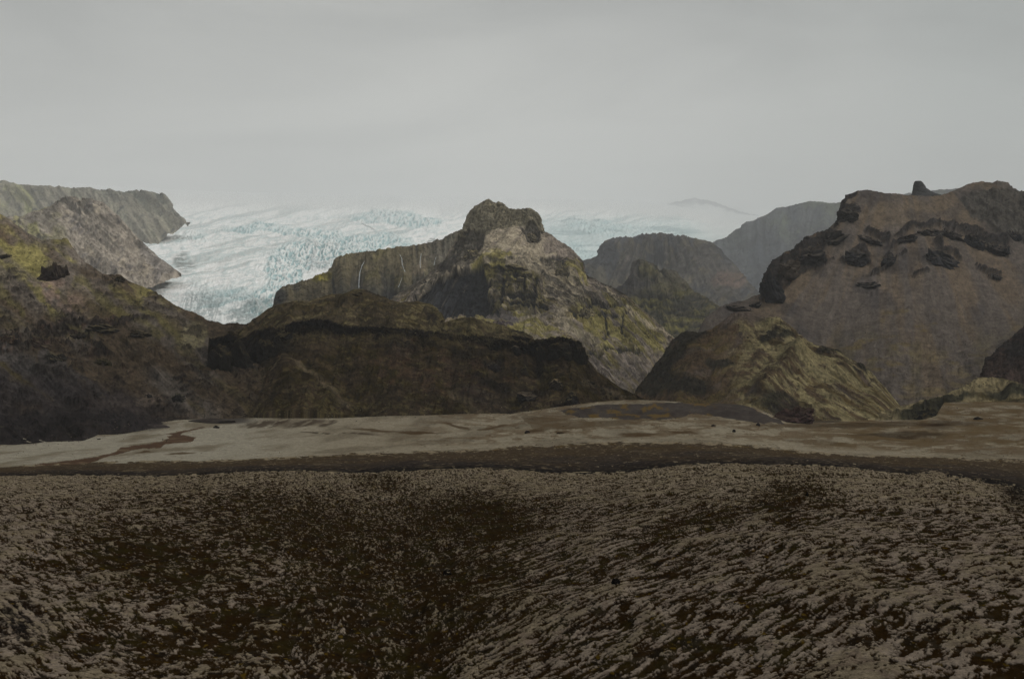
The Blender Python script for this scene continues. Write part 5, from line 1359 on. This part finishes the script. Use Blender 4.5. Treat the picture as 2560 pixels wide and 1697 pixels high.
def skin_obj(name, verts, edges, radii, mat, parent):
    me = bpy.data.meshes.new(name)
    me.from_pydata(verts, edges, [])
    o = bpy.data.objects.new(name, me)
    sc.collection.objects.link(o)
    md = o.modifiers.new('skin', 'SKIN'); md.use_smooth_shade = True
    if not me.skin_vertices: me.attributes  # the modifier adds the layer
    sv = me.skin_vertices[0].data if me.skin_vertices else None
    if sv is None:
        import bmesh
        bm = bmesh.new(); bm.from_mesh(me); bm.verts.layers.skin.verify(); bm.to_mesh(me); bm.free()
        sv = me.skin_vertices[0].data
    for i, r in enumerate(radii):
        sv[i].radius = (r, r) if not isinstance(r, tuple) else r
    sv[0].use_root = True
    sb = o.modifiers.new('sub', 'SUBSURF'); sb.levels = 1; sb.render_levels = 1
    me.materials.append(mat)
    o.parent = parent
    return o


def person(px, py, label, jc, tc, stride, turn, seed):
    p = hit(px, py)
    e = bpy.data.objects.new('person', None); e.location = p; e.rotation_euler = (0, 0, turn); e.scale = (1.4, 1.4, 1.35)
    sc.collection.objects.link(e); tag(e, label, 'person', 'walkers on the stream bed')
    st = stride
    hip = (0, 0, .93)
    V = [hip, (0, -.01, 1.12), (0, -.01, 1.32), (0, 0, 1.46), (0, -.02, 1.56), (0, -.03, 1.66), (0, -.02, 1.74)]
    R = [(.15, .11), (.13, .10), (.16, .11), (.06, .06), (.075, .08), (.085, .10), (.05, .06)]
    E = [(0, 1), (1, 2), (2, 3), (3, 4), (4, 5), (5, 6)]
    JV, JR, JE = [(0, 0, .80), (0, -.01, 1.12), (0, -.01, 1.34), (0, 0, 1.45)], [(.27, .22), (.25, .21), (.27, .20), (.13, .12)], [(0, 1), (1, 2), (2, 3)]
    TV, TR, TE = [(0, 0, .95)], [(.165, .125)], []
    for s_ in (-1, 1):
        sw = st * s_
        # leg
        b = len(V); V += [(s_ * .10, 0, .86), (s_ * .11, -.5 * sw, .48), (s_ * .11, -.75 * sw, .08), (s_ * .11, -.75 * sw - .13, .03)]
        R += [.095, .062, .042, .035]; E += [(0, b), (b, b + 1), (b + 1, b + 2), (b + 2, b + 3)]
        b = len(TV); TV += [(s_ * .10, 0, .84), (s_ * .11, -.5 * sw, .48), (s_ * .11, -.75 * sw, .05)]
        TR += [.15, .12, .11]; TE += [(0, b), (b, b + 1), (b + 1, b + 2)]
        # arm
        b = len(V); V += [(s_ * .20, 0, 1.40), (s_ * .26, .35 * sw, 1.14), (s_ * .27, .55 * sw - .05, .92), (s_ * .27, .6 * sw - .06, .85)]
        R += [.055, .042, .030, .032]; E += [(2, b), (b, b + 1), (b + 1, b + 2), (b + 2, b + 3)]
        hx, hy, hz = V[-1]
        for q, (dy, L) in enumerate(((-.03, .07), (-.01, .08), (.01, .075), (.03, .06))):
            c = len(V); V += [(hx, hy + dy, hz - L * .6), (hx - s_ * .01, hy + dy, hz - L)]; R += [.009, .008]; E += [(b + 3, c), (c, c + 1)]
        c = len(V); V += [(hx - s_ * .02, hy - .05, hz - .02)]; R += [.009]; E += [(b + 3, c)]
        b = len(JV); JV += [(s_ * .20, 0, 1.40), (s_ * .26, .35 * sw, 1.14), (s_ * .27, .55 * sw - .05, .94)]
        JR += [.11, .09, .075]; JE += [(2, b), (b, b + 1), (b + 1, b + 2)]
    skin_obj('body', V, E, R, cloth_mat('skin_tone', (150, 110, 88)), e)
    skin_obj('jacket', JV, JE, JR, cloth_mat('jacket_cloth', jc), e)
    skin_obj('trousers', TV, TE, TR, cloth_mat('trouser_cloth', tc), e)
    skin_obj('backpack', [(0, .20, 1.05), (0, .21, 1.25), (0, .18, 1.48)], [(0, 1), (1, 2)], [(.24, .17), (.27, .19), (.20, .14)], cloth_mat('pack_cloth', (22, 22, 22)), e)
    skin_obj('hair', [(0, -.01, 1.70), (0, .03, 1.66), (0, -.01, 1.77)], [(0, 1), (0, 2)], [(.10, .115), (.09, .09), (.09, .09)], cloth_mat('hair', (30, 24, 20)), e)


person(407, 1101.5, 'person in a dark jacket and trousers walking ahead on the pale ground', (12, 12, 15), (12, 12, 12), .22, math.radians(-70), 1)
person(417, 1104.5, 'person in dark olive clothes walking behind on the brown stream bed', (15, 17, 11), (11, 11, 11), -.20, math.radians(-60), 2)

def rubble():
    """loose stones too many to count: fallen blocks at the hill feet, stones on the plain and in the heath"""
    r_ = random.Random(11)
    spots = []
    foot = [(0, 1112), (205, 1100), (300, 1080), (420, 1056), (560, 1044), (840, 1044), (1100, 1038), (1350, 1030), (1450, 1020)]
    fx = [p[0] for p in foot]; fy = [p[1] for p in foot]
    for _ in range(520):
        x = r_.uniform(0, 1450); spots.append((x, float(np.interp(x, fx, fy)) + r_.gauss(-8, 12), r_.uniform(1.2, 4.6)))
    for _ in range(260):
        x = r_.uniform(1300, 2560); spots.append((x, r_.uniform(1006, 1120), r_.uniform(1.2, 4.0)))
    for _ in range(160):
        spots.append((r_.uniform(0, 2560), r_.uniform(1120, 1180), r_.uniform(1.5, 4.5)))
    for _ in range(330):
        spots.append((r_.uniform(950, 1300) if r_.random() < .5 else r_.uniform(2050, 2450), r_.uniform(880, 1030) if r_.random() < .5 else r_.uniform(780, 900), r_.uniform(1.5, 5)))
    for _ in range(90):
        spots.append((r_.uniform(0, 2560), r_.uniform(1210, 1690), r_.uniform(4, 9)))
    base_v = [(1, 0, 0), (.6, .8, .1), (-.2, 1, 0), (-1, .3, .1), (-.7, -.8, 0), (.3, -1, .1), (.2, .1, 1), (-.3, .2, .85), (.1, -.3, .9)]
    base_f = [(0, 1, 6), (1, 2, 7, 6), (2, 3, 7), (3, 4, 8, 7), (4, 5, 8), (5, 0, 6, 8), (6, 7, 8)]
    V, Fc, C = [], [], []
    for x, y, w in spots:
        p = hit(x, y)
        if p is None or p.y > 5000: continue
        k = p.y / F * w * .5
        a = r_.uniform(0, 6.28); ca, sa = math.cos(a), math.sin(a)
        n0 = len(V); h = r_.uniform(.5, 1.0)
        g = r_.uniform(.35, 1.0); c = S(66, 58, 50) * g if r_.random() < .75 else S(120, 108, 92) * g
        for vx, vy, vz in base_v:
            vx *= r_.uniform(.75, 1.15); vy *= r_.uniform(.75, 1.15)
            V.append((p.x + k * (vx * ca - vy * sa), p.y + k * (vx * sa + vy * ca), p.z - .3 * k + k * h * 1.3 * vz)); C.append((*[float(q) for q in c], 1))
        for f in base_f: Fc.append(tuple(i + n0 for i in f))
    me = bpy.data.meshes.new('rubble'); me.from_pydata(V, [], Fc); me.update()
    at = me.color_attributes.new('tint', 'FLOAT_COLOR', 'POINT')
    at.data.foreach_set('color', np.array(C, np.float32).ravel())
    me.materials.append(_rockmat)
    o = bpy.data.objects.new('rubble', me); sc.collection.objects.link(o)
    tag(o, kind='stuff')


rubble()

# ------------------------------------------------------------------ haze
def haze():
    me = bpy.data.meshes.new('haze')
    x0, x1, y0, y1, z0, z1 = -140000, 140000, -140000, 140000, -78, 14500
    v = [(x, y, z) for z in (z0, z1) for y in (y0, y1) for x in (x0, x1)]
    f = [(0, 2, 3, 1), (4, 5, 7, 6), (0, 1, 5, 4), (2, 6, 7, 3), (0, 4, 6, 2), (1, 3, 7, 5)]
    me.from_pydata(v, [], f)
    o = bpy.data.objects.new('haze', me)
    sc.collection.objects.link(o)
    m = bpy.data.materials.new('haze_air'); m.use_nodes = True
    t = m.node_tree; t.nodes.clear()
    out = t.nodes.new('ShaderNodeOutputMaterial'); pv = t.nodes.new('ShaderNodeVolumePrincipled')
    pv.inputs['Color'].default_value = (.93, .95, .97, 1)
    pv.inputs['Density'].default_value = HAZE_DENSITY
    pv.inputs['Anisotropy'].default_value = .2
    t.links.new(pv.outputs[0], out.inputs['Volume'])
    me.materials.append(m)
    tag(o, kind='stuff')


haze()
